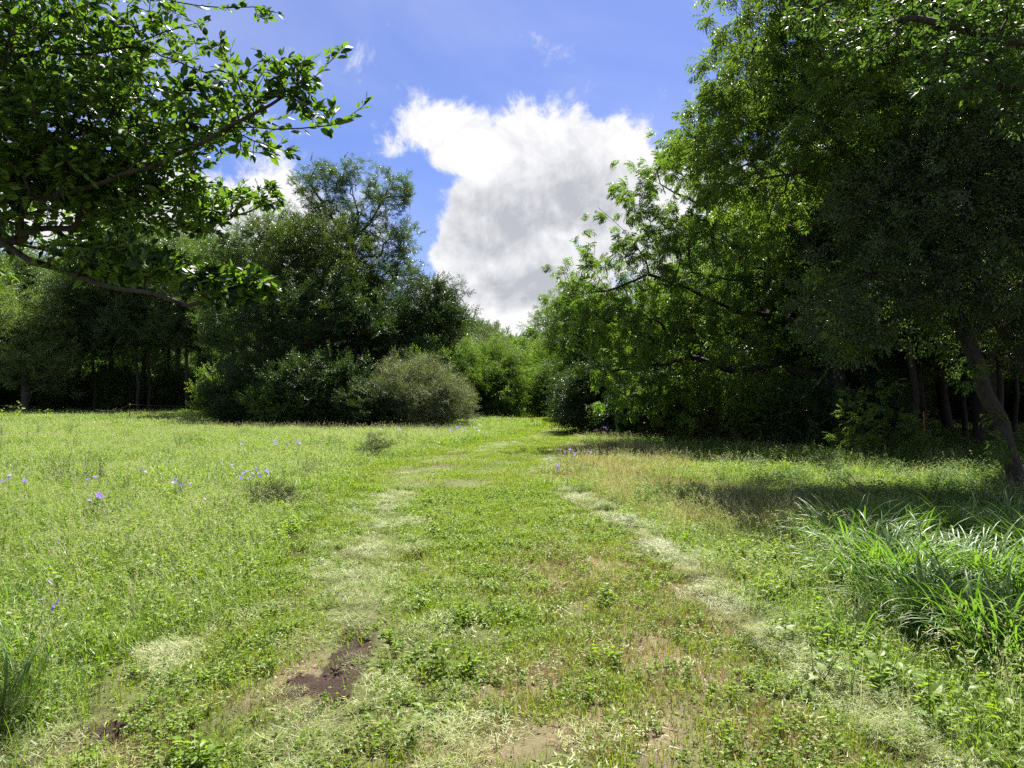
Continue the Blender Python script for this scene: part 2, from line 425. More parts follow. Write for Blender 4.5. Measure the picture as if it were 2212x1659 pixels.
def blobs(x, y, lst):
    t = np.zeros(np.shape(x))
    for (px, py, rx, ry) in lst:
        cx, cy_ = G(px, py); wx = abs(G(px + rx, py)[0] - cx); wy = max(0.05, abs(G(px, py - ry)[1] - G(px, py + ry)[1]) / 2)
        t = np.maximum(t, np.exp(-(((x - cx) / wx) ** 2 + ((y - cy_) / wy) ** 2)))
    return t
DIRT = [(745, 1455, 40, 78), (728, 1530, 24, 26), (750, 1388, 26, 14), (925, 1470, 22, 30), (650, 1197, 34, 9), (812, 1146, 12, 6), (893, 1203, 24, 8), (770, 1222, 12, 6), (1000, 1490, 22, 16), (1330, 1128, 22, 5),
        (700, 1085, 30, 5), (985, 985, 30, 4), (640, 1500, 40, 30), (230, 1590, 50, 25), (130, 902, 26, 4)]
BROWN = [(1300, 1240, 170, 60), (1420, 1420, 150, 90), (1330, 1580, 260, 80), (1150, 1500, 110, 70), (1620, 1600, 160, 70), (640, 1480, 90, 60), (1000, 1640, 200, 40), (1500, 1330, 90, 50), (250, 1620, 120, 50)]
RED = [(1330, 1030, 110, 45), (1500, 1080, 200, 45), (1400, 980, 160, 16)]
SHADE_X = [G(1250, 958), G(1500, 1010), G(1700, 1060), G(1790, 1110)]
def mown(x, y): return inpoly(x, y, POLY)

def ground_sheet():
    ys = np.concatenate([[-40, -25, -15, -9, -5, -2, 0.5], 1.5 + np.cumsum(0.05 * 1.0105 ** np.arange(300)), ])
    ys = np.concatenate([ys, ys[-1] + np.cumsum(2.2 * 1.09 ** np.arange(52))])
    us = np.concatenate([-np.geomspace(9, 0.86, 14), np.linspace(-0.84, 0.84, 190), np.geomspace(0.86, 9, 14)])
    X = np.abs(ys)[:, None].clip(3.0, None) * us[None, :]; Yg = np.repeat(ys[:, None], len(us), 1)
    Z = gz(X, Yg)
    dr = blobs(X, Yg, DIRT)
    near = (np.hypot(X, Yg) < 16)
    Z = np.where(near, Z + 0.03 * dr * vnoise(X, Yg, 0.06, 5) - 0.035 * dr + 0.008 * vnoise(X, Yg, 0.11, 8), Z)
    hay = np.minimum(pdist(X, Yg, RLINE), pdist(X, Yg, LLINE) / 1.6)
    Z = Z + 0.035 * np.exp(-(hay / 0.16) ** 2)
    Z = Z - 0.045 * np.exp(-((pdist(X, Yg, RLINE) - 0.27) / 0.08) ** 2) * (~mown(X, Yg))
    co = np.stack([X, Yg, Z], -1).reshape(-1, 3)
    nr, nc = X.shape
    i = (np.arange(nr - 1)[:, None] * nc + np.arange(nc - 1)[None, :]).ravel()
    quads = np.stack([i, i + 1, i + nc + 1, i + nc], -1)
    me = bpy.data.meshes.new('ground')
    me.vertices.add(len(co)); me.vertices.foreach_set('co', co.astype(np.float32).ravel())
    me.loops.add(quads.size); me.loops.foreach_set('vertex_index', quads.astype(np.int32).ravel())
    me.polygons.add(len(quads)); me.polygons.foreach_set('loop_start', np.arange(0, quads.size, 4, dtype=np.int32))
    me.polygons.foreach_set('use_smooth', np.ones(len(quads), bool))
    me.update(calc_edges=True)
    a = me.attributes.new('dirt', 'FLOAT', 'POINT'); a.data.foreach_set('value', np.clip(dr * 1.5, 0, 1).astype(np.float32).ravel())
    a = me.attributes.new('thatch', 'FLOAT', 'POINT'); a.data.foreach_set('value', blobs(X, Yg, BROWN).astype(np.float32).ravel())
    m = bpy.data.materials.new('soil_and_thatch'); m.use_nodes = True
    n = N(nodes_of(m)); ge = n.new('ShaderNodeNewGeometry'); P = ge.outputs['Position']
    n1 = n.noise(P, 14, 8, 0.7); n2 = n.noise(P, 90, 4, 0.7); n3 = n.noise(P, 1.3, 5, 0.6)
    base = n.mix(n.step(n1.outputs[0], 0.35, 0.65), (0.055, 0.060, 0.024, 1), (0.13, 0.13, 0.055, 1))
    base = n.mix(n.step(n3.outputs[0], 0.4, 0.7), base, (0.09, 0.12, 0.03, 1))
    at = n.new('ShaderNodeAttribute'); at.attribute_name = 'thatch'
    thc = n.mix(n2.outputs[0], (0.10, 0.065, 0.040, 1), (0.34, 0.26, 0.17, 1))
    base = n.mix(n.m('MULTIPLY', at.outputs['Fac'], 0.8), base, thc)
    ad = n.new('ShaderNodeAttribute'); ad.attribute_name = 'dirt'
    soil = n.mix(n.step(n2.outputs[0], 0.3, 0.75), (0.016, 0.010, 0.008, 1), (0.075, 0.046, 0.034, 1))
    f = n.step(n.m('ADD', ad.outputs['Fac'], n.m('MULTIPLY', n.m('SUBTRACT', n1.outputs[0], 0.5), 1.6)), 0.3, 0.6)
    col = n.mix(f, base, soil)
    p = n.new('ShaderNodeBsdfPrincipled'); n.put(p.inputs['Base Color'], col); p.inputs['Roughness'].default_value = 0.95; p.inputs['Specular IOR Level'].default_value = 0.15
    bu = n.new('ShaderNodeBump'); bu.inputs['Strength'].default_value = 1; bu.inputs['Distance'].default_value = 0.02
    n.put(bu.inputs['Height'], n.m('ADD', n1.outputs[0], n2.outputs[0])); n.nt.links.new(bu.outputs[0], p.inputs['Normal'])
    out = n.new('ShaderNodeOutputMaterial'); n.nt.links.new(p.outputs[0], out.inputs[0])
    me.materials.append(m)
    o = link('ground', me, kind='structure')
    tag(o, 'meadow ground of soil and thatch showing between the grass')
ground_sheet()

# ---------------------------------------------------------------- tree growth
def in_ellipsoids(bl, n, shell=0.55, gap=0.0):
    """n points spread through ellipsoids given as (centre, radii, weight); fuller towards the outside"""
    vol = np.array([b[1][0] * b[1][1] * b[1][2] * b[2] for b in bl]); pr = vol / vol.sum()
    out = []; seed = int(rng.integers(0, 999))
    while len(out) < n:
        k = rng.choice(len(bl), p=pr); c, r, _ = bl[k]
        d = rng.normal(size=3); d /= np.linalg.norm(d)
        t = rng.random() ** (1 / 3)
        if rng.random() < shell: t = 0.72 + 0.28 * rng.random()
        if rng.random() < 0.07: t *= 1.28
        p = c + d * t * r
        if gap:
            s = gap
            g = math.sin(p[0] * s + seed) * math.sin(p[1] * s * 1.1 + 2 * seed) * math.sin(p[2] * s * 0.9 + 3 * seed)
            if g > 0.22: continue
        if p[2] > 0.15: out.append(p)
    return np.array(out)
def grow(paths, pts, bf=0.25, step=0.5):
    """paths: list of polylines of (x,y,z); the first starts at the base, later ones start on earlier ones. returns pos, parent, order-paths"""
    pos = []; par = []; plen = []
    def add(p, pa):
        pos.append(np.asarray(p, float)); par.append(pa)
        plen.append(0 if pa < 0 else plen[pa] + np.linalg.norm(pos[-1] - pos[pa])); return len(pos) - 1
    for pi, path in enumerate(paths):
        path = [np.asarray(p, float) for p in path]
        if pi == 0: cur = add(path[0], -1)
        else:
            ds = [np.linalg.norm(q - path[0]) for q in pos]; cur = int(np.argmin(ds))
        for a, b in zip(path, path[1:]):
            k = max(1, int(np.linalg.norm(b - a) / step))
            for j in range(1, k + 1):
                q = a + (b - a) * j / k
                q = q + rng.normal(size=3) * 0.05 * step * (0 if j == k else 1)
                cur = add(q, cur)
    n = len(pts); A = np.array(pts); PO = np.array(pos); PL = np.array(plen)
    dd = np.linalg.norm(A[:, None] - PO[None], axis=2); cost = dd + bf * PL[None]
    bp = cost.argmin(1); bc = cost.min(1)
    left = np.ones(n, bool)
    for _ in range(n):
        k = int(np.where(left, bc, 1e9).argmin()); left[k] = False
        pa = int(bp[k]); a, b = pos[pa], A[k]; L = np.linalg.norm(b - a); m = int(L / (step * 1.3)); cur = pa
        if m > 0:
            sag = rng.normal(size=3) * 0.07 * L; sag[2] += 0.05 * L
            for j in range(1, m + 1):
                t = j / (m + 1); cur = add(a + (b - a) * t + sag * math.sin(math.pi * t), cur)
                d = np.linalg.norm(A - pos[cur], axis=1) + bf * plen[cur]
                u = d < bc; bc = np.where(u, d, bc); bp = np.where(u, cur, bp)
        cur = add(b, cur)
        d = np.linalg.norm(A - b, axis=1) + bf * plen[cur]
        u = d < bc; bc = np.where(u, d, bc); bp = np.where(u, cur, bp)
    return np.array(pos), np.array(par)
def radii(pos, par, r_tip, r_base):
    n = len(pos); ch = [[] for _ in range(n)]
    for i, p in enumerate(par):
        if p >= 0: ch[p].append(i)
    cnt = np.zeros(n)
    # children always come later than parents
    for i in range(n - 1, -1, -1):
        if not ch[i]: cnt[i] = 1
        if par[i] >= 0: cnt[par[i]] += cnt[i]
    e = math.log(cnt[0]) / math.log(max(1.5, r_base / r_tip))
    r = r_tip * cnt ** (1 / e)
    return r, ch, cnt
def tube_mesh(name, lines, mat):
    """lines: list of (pts array, radii array)"""
    V = []; F = []; base = 0
    for pts, rr in lines:
        n = len(pts)
        if n < 2: continue
        rm = rr.max(); S = 10 if rm > 0.12 else 7 if rm > 0.05 else 5 if rm > 0.02 else 3
        tg = np.gradient(pts, axis=0); tg /= np.linalg.norm(tg, axis=1)[:, None] + 1e-9
        u = np.cross(tg[0], (0.37, 0.61, 0.7)); u /= np.linalg.norm(u) + 1e-9
        ang = np.arange(S) * 2 * math.pi / S; ca, sa = np.cos(ang), np.sin(ang)
        for i in range(n):
            u = u - tg[i] * np.dot(u, tg[i]); u /= np.linalg.norm(u) + 1e-9
            w = np.cross(tg[i], u)
            rad = rr[i] * (1 + (0.10 * np.sin(ang * 3 + i * 0.9) if S > 6 else 0))
            V.append(pts[i] + (u[None] * (ca * rad)[:, None] if np.ndim(rad) else u[None] * (ca * rad)[:, None]) + w[None] * (sa * rad)[:, None])
        ii = np.arange(n - 1)[:, None] * S; kk = np.arange(S)[None]; k2 = (kk + 1) % S
        F.append(np.stack([base + ii + kk, base + ii + k2, base + ii + S + k2, base + ii + S + kk], -1).reshape(-1, 4))
        base += n * S
    V = np.concatenate(V); F = np.concatenate(F)
    me = bpy.data.meshes.new(name)
    me.vertices.add(len(V)); me.vertices.foreach_set('co', V.astype(np.float32).ravel())
    me.loops.add(F.size); me.loops.foreach_set('vertex_index', F.astype(np.int32).ravel())
    me.polygons.add(len(F)); me.polygons.foreach_set('loop_start', np.arange(0, F.size, 4, dtype=np.int32))
    me.polygons.foreach_set('use_smooth', np.ones(len(F), bool))
    me.update(calc_edges=True); me.materials.append(mat)
    return me
def smooth_line(p, r):
    if len(p) < 3: return p, r
    q = [p[0]]; s = [r[0]]
    for i in range(len(p) - 1):
        p0 = p[max(0, i - 1)]; p1 = p[i]; p2 = p[i + 1]; p3 = p[min(len(p) - 1, i + 2)]
        q.append(0.5625 * (p1 + p2) - 0.0625 * (p0 + p3)); s.append((r[i] + r[i + 1]) / 2)
        q.append(p2); s.append(r[i + 1])
    return np.array(q), np.array(s)
def split_paths(pos, par, r, ch):
    """lines, each running on into its thickest child"""
    out = []; st = [(0, -1)]
    while st:
        i, p = st.pop(); idx = [p, i] if p >= 0 else [i]
        while ch[i]:
            c = sorted(ch[i], key=lambda k: -r[k])
            for k in c[1:]: st.append((k, i))
            i = c[0]; idx.append(i)
        rr = r[idx].copy()
        if p >= 0: rr[0] = min(rr[0], rr[1] * 1.25)
        out.append((pos[idx], rr))
    return out
def dir_rot(d, spin):
    d = d / (np.linalg.norm(d, axis=1)[:, None] + 1e-9)
    return np.stack([spin, -np.arcsin(np.clip(d[:, 2], -1, 1)), np.arctan2(d[:, 1], d[:, 0])], -1)

def make_tree(name, base, paths, bl, n, fam, r_base=0.2, r_tip=0.008, bf=0.25, step=0.5, gap=0.0, shell=0.5, bark=None,
              per=2, sscale=1.0, droop=0.0, jitter=0.25, spin=0.8, label=None, cat='tree', group=None, limb_min=0.05, flare=True, thin=1.0):
    """root empty > trunk, limb..., twigs, crown. base/paths/bl are in world coordinates"""
    base = np.asarray(base, float)
    pts = in_ellipsoids(bl, n, shell, gap)
    pos, par = grow(paths, pts, bf, step)
    r, ch, cnt = radii(pos, par, r_tip, r_base)
    pos = pos - base
    root = empty(name, tuple(base)); tag(root, label, cat, group)
    lines = split_paths(pos, par, r, ch)
    bark = bark or BARK
    tp, tr = lines[0]; tp, tr = smooth_line(tp, tr)
    if flare:
        hgt = tp[:, 2] - tp[0, 2]; tr = tr * (1 + 0.3 * np.exp(-hgt / 0.25))
        tp = np.vstack([tp[0] - np.array((0, 0, 0.2)), tp]); tr = np.r_[tr[0] * 1.15, tr]
    link('trunk', tube_mesh('trunk', [(tp, tr)], bark), root)
    tw = []
    for p_, r_ in lines[1:]:
        if r_[min(1, len(r_) - 1)] > limb_min: link('limb', tube_mesh('limb', [smooth_line(p_, r_)], bark), root)
        else: tw.append((p_, r_))
    if tw: link('twigs', tube_mesh('twigs', tw, bark), root, 'stuff')
    # leafy sprays on the thin ends
    dirs = pos - pos[np.maximum(par, 0)]
    thinr = r < r_tip * 2.6
    ids = np.where(thinr & (np.arange(len(pos)) > 0))[0]
    if thin < 1: ids = ids[rng.random(len(ids)) < thin]
    ids = np.repeat(ids, per)
    d = dirs[ids]; d = d / (np.linalg.norm(d, axis=1)[:, None] + 1e-9)
    d = d + rng.normal(size=d.shape) * 0.75; d[:, 2] = d[:, 2] * 0.7 - droop + 0.1
    p = pos[ids] + rng.normal(size=d.shape) * jitter
    sc = sscale * rng.uniform(0.75, 1.3, len(ids))
    scatter('crown', fam, p, dir_rot(d, rng.normal(size=len(ids)) * spin), sc, root)
    return root
def copy_tree(root, loc, rz, sc, label=None, group=None):
    o = root.copy(); C.objects.link(o); o.location = loc; o.rotation_euler = (0, 0, rz); o.scale = (sc, sc, sc)
    if label: o['label'] = label
    if group: o['group'] = group
    for chd in root.children:
        k = chd.copy(); C.objects.link(k); k.parent = o
    return o
def B(x, y, rx, ry, Y, rd, w=1.0):
    """crown lobe: centre and size in view units at distance Y, depth radius rd in metres"""
    k = Y / FD
    return (D(x, y, Y), np.array((rx * k, rd, ry * k)), w)
def PL(*pts): return [D(*p) for p in pts]

# leaf sprays -------------------------------------------------------------------
def spray(name, mats, L=0.5, nleaf=36, ll=0.04, lw=0.022, side=3, droop=0.2, fine=False, hang=0.0, seed=0, tw=0.0025):
    rs = np.random.default_rng(seed); m = MB()
    stems = [((0, 0, 0), (1, 0, 0), L)]
    for k in range(side):
        t = 0.15 + 0.6 * k / max(1, side); a = (0.75 if k % 2 else -0.75) + rs.normal() * 0.15
        stems.append(((L * t, 0, 0), (math.cos(a), math.sin(a), rs.normal() * 0.25 - hang * 0.5), L * (0.6 - 0.35 * t)))
    tot = sum(s[2] for s in stems)
    for b, d, l in stems:
        b = np.array(b, float); d = unit(d); e = b + d * l + np.array((0, 0, -hang * l * 0.6))
        m.stick(b, e, tw, tw * 0.5, mi=len(mats) - 1)
        c = max(3, int(nleaf * l / tot))
        for i in range(c):
            t = (i + 0.7) / c; p = b + (e - b) * t
            s = 1 if i % 2 else -1
            side_v = unit(np.cross(d, (0, 0, 1)))
            ld = unit(d * (0.6 + rs.normal() * 0.3) + side_v * s * (0.8 + rs.normal() * 0.3) + np.array((0, 0, rs.normal() * 0.35 - hang)))
            nr = unit(np.array((rs.normal() * 0.5, rs.normal() * 0.5, 1)))
            if i == c - 1: ld = d
            m.leaf(p, ld, nr, ll * rs.uniform(0.7, 1.25), lw * rs.uniform(0.8, 1.2), droop, fine)
    return m.mesh(name, mats)
def pinnate(name, mats, seed=0, nl=9, ll=0.115, lw=0.040, n=6, L=0.28):
    """a shoot tip with several arching compound leaves"""
    rs = np.random.default_rng(seed); m = MB()
    m.stick((0, 0, 0), (L, 0, 0), 0.004, 0.003, mi=1)
    for k in range(n):
        a = k * 2.4 + rs.normal() * 0.2; b0 = np.array((L * (0.35 + 0.65 * k / n), 0, 0))
        d = unit(np.array((0.9, math.cos(a), math.sin(a) * 0.7 + 0.15)))
        R_ = 0.24 * rs.uniform(0.8, 1.2); p = b0.copy(); prev = p.copy()
        for j in range(4):
            d = unit(d + np.array((0, 0, -0.28))); q = p + d * R_ / 4; m.stick(p, q, 0.0018, 0.0014, mi=1)
            sv = unit(np.cross(d, (0, 0, 1)))
            for s in (-1, 1):
                ld = unit(sv * s + d * 0.55 + np.array((0, 0, -0.45 + rs.normal() * 0.15)))
                m.leaf(q, ld, (rs.normal() * .3, rs.normal() * .3, 1), ll * rs.uniform(0.8, 1.15), lw, 0.25)
            p = q
        m.leaf(p, d, (0, 0.2, 1), ll * 1.1, lw, 0.25)
    return m.mesh(name, mats)

def fam(name, mat, **k):
    return scatter_group(name, [spray(name, [mat, TWIG], seed=i + 3, **k) for i in range(3)])
F_PEC = scatter_group('pinnate_sprays', [pinnate('pinnate_spray', [M_PEC, TWIG], i) for i in range(4)])
F_PECO = scatter_group('pinnate_sprays_olive', [pinnate('pinnate_spray', [M_OLIVE, TWIG], i, ll=0.085, lw=0.030, n=7) for i in range(4)])
F_ELM = fam('small_leaf_spray', M_ELM, L=0.42, nleaf=36, ll=0.055, lw=0.032, side=5)
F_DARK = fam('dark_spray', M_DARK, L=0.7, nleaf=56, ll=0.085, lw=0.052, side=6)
F_SHADOWY = fam('shaded_dark_spray', M_SHADED, L=0.7, nleaf=60, ll=0.08, lw=0.05, side=6)
F_HERB = fam('herb_spray', G_FORB, L=0.4, nleaf=40, ll=0.035, lw=0.014, side=6, tw=.003)
F_CLUMP = fam('clump_spray', M_CLUMP, L=0.7, nleaf=60, ll=0.08, lw=0.05, side=6)
F_OLIVE = fam('olive_spray', M_OLIVE, L=0.7, nleaf=60, ll=0.08, lw=0.05, side=6)
F_MID = fam('mid_spray', M_MID, L=0.7, nleaf=56, ll=0.085, lw=0.052, side=6)
F_TALL = fam('open_crown_spray', M_TALL, L=0.6, nleaf=56, ll=0.085, lw=0.045, side=6)
F_PALE = fam('pale_green_spray', M_PALEG, L=0.7, nleaf=56, ll=0.075, lw=0.04, side=6)
F_GREY = fam('grey_spray', M_GREY, L=0.45, nleaf=60, ll=0.030, lw=0.018, side=6, tw=0.002)
F_WIL = fam('willow_spray', M_WIL, L=0.6, nleaf=70, ll=0.085, lw=0.016, side=6, hang=0.55, droop=0.4)
F_DRYB = fam('bramble_spray', M_DRYB, L=0.45, nleaf=36, ll=0.035, lw=0.018, side=6)
F_FAR = scatter_group('distant_spray', [spray('distant_spray', [M_MID, TWIG], L=1.2, nleaf=110, ll=0.13, lw=0.08, side=7, seed=i) for i in range(3)])
F_FARD = scatter_group('distant_spray_dark', [spray('distant_spray', [M_DARK, TWIG], L=1.2, nleaf=110, ll=0.13, lw=0.08, side=7, seed=i) for i in range(3)])

# ---------------------------------------------------------------- the trees on the right
def g3(x, y): p = G(x, y); return np.array((p[0], p[1], float(gz(p[0], p[1])) - 0.03))
b = D(2200, 1065, 11.8); b[2] = 0
make_tree('leaning_tree', b, [
    [b] + PL((2172, 960, 11.9), (2130, 850, 12.1), (2095, 750, 12.3), (2060, 640, 12.6), (1990, 510, 13), (1880, 376, 13.5), (1770, 255, 14), (1650, 185, 14.5)),
    [b + np.array((.22, -.12, .05))] + PL((2196, 1000, 11.6), (2160, 930, 11.65), (2118, 850, 11.75), (2090, 770, 11.9), (2050, 690, 12.1), (1960, 640, 12.1), (1860, 600, 12.0)),
    PL((1990, 510, 13), (1965, 300, 13.4), (1900, 120, 13.8), (1850, -60, 14)),
    PL((1880, 376, 13.5), (1740, 372, 13.6), (1600, 390, 13.8)),
    PL((1900, 400, 13.4), (1820, 450, 13.3), (1700, 480, 13.4), (1600, 560, 13.8)),
    PL((2060, 690, 12.5), (2000, 690, 12.0), (1930, 715, 11.6), (1850, 730, 11.3)),
    PL((2040, 600, 12.7), (2100, 400, 12.9), (2120, 200, 13.2), (2100, 20, 13.5))],
    [B(1700, 70, 170, 130, 14.5, 2.2), B(1580, 210, 80, 100, 14.8, 1.6), B(1860, 60, 200, 150, 14, 2.6), B(1650, 330, 170, 110, 14.3, 2.0),
     B(1850, 260, 170, 150, 13.5, 2.2), B(2050, 130, 180, 190, 13, 2.2), B(1560, 300, 70, 60, 15, 1.2), B(2100, -120, 240, 100, 13.5, 2.5)],
    1050, F_PECO, r_base=0.12, r_tip=0.007, bf=0.22, step=0.35, gap=1.6, per=2, sscale=1.0, jitter=0.16, shell=.35, bark=BARK,
    label='dark tree leaning left at the shaded right edge, limbs fanning upward')
b = g3(1815, 972)
make_tree('pecan_tree', b, [
    [b] + PL((1808, 880, 23), (1795, 760, 22.8), (1780, 640, 22.5), (1740, 520, 22.3), (1640, 400, 22), (1540, 330, 22)),
    PL((1790, 720, 22.7), (1666, 680, 23.5), (1593, 675, 23.5), (1472, 616, 23.0), (1402, 593, 22.5), (1314, 628, 22.0), (1235, 640, 21.5)),
    PL((1800, 820, 22.9), (1666, 789, 23.5), (1580, 800, 24.0), (1490, 771, 23.5), (1431, 789, 23.0), (1330, 800, 22.5)),
    PL((1402, 593, 22.5), (1395, 560, 22.5), (1350, 500, 22.5), (1292, 448, 22.5)),
    PL((1330, 690, 22.5), (1240, 690, 21.7), (1160, 702, 21.3)),
    PL((1700, 480, 23.5), (1560, 470, 24.0), (1430, 400, 23.8))],
    [B(1320, 590, 105, 80, 22.5, 1.84), B(1440, 450, 90, 90, 23.8, 2.07), B(1500, 600, 150, 120, 23.5, 2.76), B(1650, 500, 150, 150, 24.5, 2.76), B(1340, 730, 100, 80, 22.5, 2.07),
     B(1500, 770, 170, 80, 23.0, 2.53), B(1680, 680, 150, 130, 24.5, 2.76), B(1410, 850, 110, 36, 23.0, 1.61), B(1292, 450, 20, 14, 22.5, 0.34, 4), B(1166, 702, 20, 10, 21.3, 0.34, 4),
     B(1225, 610, 28, 40, 21.7, 0.69, 2), B(1480, 310, 60, 60, 24.5, 1.49), B(1410, 360, 36, 50, 24.0, 0.92), B(1545, 850, 50, 36, 22.0, 0.92), B(1270, 790, 45, 50, 22.5, 1.15), B(1280, 690, 60, 40, 22.0, 1.15), B(1540, 330, 90, 90, 24.5, 2.3), B(1700, 250, 150, 110, 24.5, 2.6, .9), B(1880, 190, 170, 120, 25, 2.6, .8), B(1850, 430, 150, 150, 25, 2.4, 1.3), B(1960, 560, 130, 120, 24.5, 2.4, 1.2), B(1830, 640, 110, 90, 23.5, 2.2), B(2050, 380, 130, 120, 24.5, 2.2)],
    1900, F_PEC, r_base=0.34, r_tip=0.009, bf=0.2, step=0.45, gap=1.3, per=2, sscale=0.95, jitter=0.2, droop=0.1, bark=BARK,
    label='broad pecan-like tree with long limbs reaching left over the meadow edge')
b = np.array((9.9, 13.0, 0.0))
make_tree('elm_tree', b, [
    [b] + PL((2262, 860, 13), (2190, 740, 13), (2130, 660, 12.9), (2090, 560, 12.7), (2040, 440, 12.5)),
    PL((2190, 740, 13), (2230, 560, 12.8), (2240, 350, 12.8)),
    PL((2130, 660, 12.9), (1990, 600, 12.4), (1880, 590, 12.2), (1800, 620, 12))],
    [B(1960, 450, 150, 100, 12.5, 1.2), B(2080, 400, 170, 150, 12.5, 1.6), B(1890, 600, 120, 110, 12.3, 1.2), B(2060, 590, 160, 110, 12.2, 1.4), B(2220, 560, 120, 230, 13, 1.6), B(1850, 690, 90, 70, 12, 1.0), B(2180, 700, 90, 60, 12.5, 1.0), B(2250, 330, 150, 120, 12.5, 1.6)],
    1000, F_ELM, r_base=0.15, r_tip=0.006, bf=0.25, step=0.35, gap=2.0, per=4, sscale=1.0, jitter=0.18, droop=0.25,
    label='small-leaved elm-like tree with glinting dark leaves hanging over the leaning trunk')

# the near tree outside the right edge whose light leaves hang into the top corner
def near_branches(name, base, trunk, branches, bl, n, leaves, seed_dir, label, cat, r_base, leaf_len, step=0.12, bf=0.12, per=(4, 6), shell=0.2, gap=0, r_tip=0.0022):
    base = np.asarray(base, float)
    pts = in_ellipsoids(bl, n, shell, gap)
    pos, par = grow([trunk] + branches, pts, bf, step)
    r, ch, cnt = radii(pos, par, r_tip, r_base)
    root = empty(name, tuple(base)); tag(root, label, cat)
    pl = pos - base
    lines = split_paths(pl, par, r, ch)
    link('trunk', tube_mesh('trunk', [smooth_line(*lines[0])], BARK), root)
    tw = []
    for p_, r_ in lines[1:]:
        if r_[min(1, len(r_) - 1)] > 0.009: link('branch', tube_mesh('branch', [smooth_line(p_, r_)], BARK), root)
        else: tw.append((p_, r_))
    link('twigs', tube_mesh('twigs', tw, TWIG), root, 'stuff')
    P_, Rr, S, I = [], [], [], []
    dirs = pos - pos[np.maximum(par, 0)]
    for i in range(1, len(pos)):
        if r[i] > r_tip * 2.8: continue
        d = unit(dirs[i]); k = int(rng.integers(*per))
        sv = unit(np.cross(d, (0, 0, 1)) + 1e-3)
        L = np.linalg.norm(dirs[i])
        tip = not ch[i]
        if tip: k += 3
        for j in range(k):
            t = (j + rng.random()) / k; p = pos[i] - dirs[i] * (1 - t)
            s = 1 if j % 2 else -1
            ld = unit(d * rng.uniform(0.3, 1.1) + sv * s * rng.uniform(0.3, 1.0) + rng.normal(size=3) * 0.3 + np.array((0, 0, -0.12)))
            if tip and j >= k - 3: ld = unit(d + rng.normal(size=3) * 0.35); p = pos[i]
            P_.append(p - base); Rr.append(dir_rot(ld[None], np.array([rng.normal() * 0.75]))[0])
            S.append(leaf_len * rng.uniform(0.6, 1.25) * (0.75 if tip else 1))
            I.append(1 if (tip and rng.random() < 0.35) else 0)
    P_ = np.array(P_); Rr = np.array(Rr); S = np.array(S); I = np.array(I)
    # the 300 that show largest become single leaves, the rest stay one mass
    w = P_ + base; dy = w[:, 1].clip(0.3, None); u = w[:, 0] / dy * FPX; v = (w[:, 2] - CAM_H) / dy * FPX
    vis = (np.abs(u) < 512) & (v < 395) & (v > -373)
    big = np.argsort(-(S / dy) * vis)[:300]
    rest = np.ones(len(P_), bool); rest[big] = False
    nm = len(leaves)
    for i in big:
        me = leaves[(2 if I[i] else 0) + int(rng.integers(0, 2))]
        o = link('leaf', me, root); o.location = P_[i]; o.rotation_euler = Rr[i]; o.scale = (S[i],) * 3
    grp = scatter_group(name + '_leaves', leaves)
    scatter('foliage', grp, P_[rest], Rr[rest], S[rest], root, idx=I[rest] * 2 + rng.integers(0, 2, rest.sum()))
    return root
def one_leaf(name, mat, w, droop, seed):
    m = MB(); m.leaf((0.10, 0, 0), (1, 0, 0), (0, 0, 1), 0.95, w, droop, True, fold=0.12)
    m.stick((0, 0, 0), (0.12, 0, 0), 0.012, 0.012)
    me = m.mesh(name, [mat]); return me
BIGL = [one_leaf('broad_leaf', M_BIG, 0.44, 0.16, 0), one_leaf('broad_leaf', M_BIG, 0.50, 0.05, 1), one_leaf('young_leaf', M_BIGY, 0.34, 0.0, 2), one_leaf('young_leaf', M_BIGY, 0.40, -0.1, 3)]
BIGR = [one_leaf('long_leaf', M_LONG, 0.30, 0.30, 0), one_leaf('long_leaf', M_LONG, 0.34, 0.15, 1), one_leaf('long_leaf', M_LONG, 0.30, 0.25, 2), one_leaf('long_leaf', M_LONG, 0.34, 0.10, 3)]
def Z(x, y, Y):            # positions read on an enlargement of the top left corner
    return D(x / 1.276 * 0.54, y / 1.276 * 0.54, Y)
def ZB(x, y, rx, ry, Y, rd, w=1.0):
    k = 0.54 / 1.276; return B(x * k, y * k, rx * k, ry * k, Y, rd, w)
tb = np.array((-4.6, 4.3, 0.0))
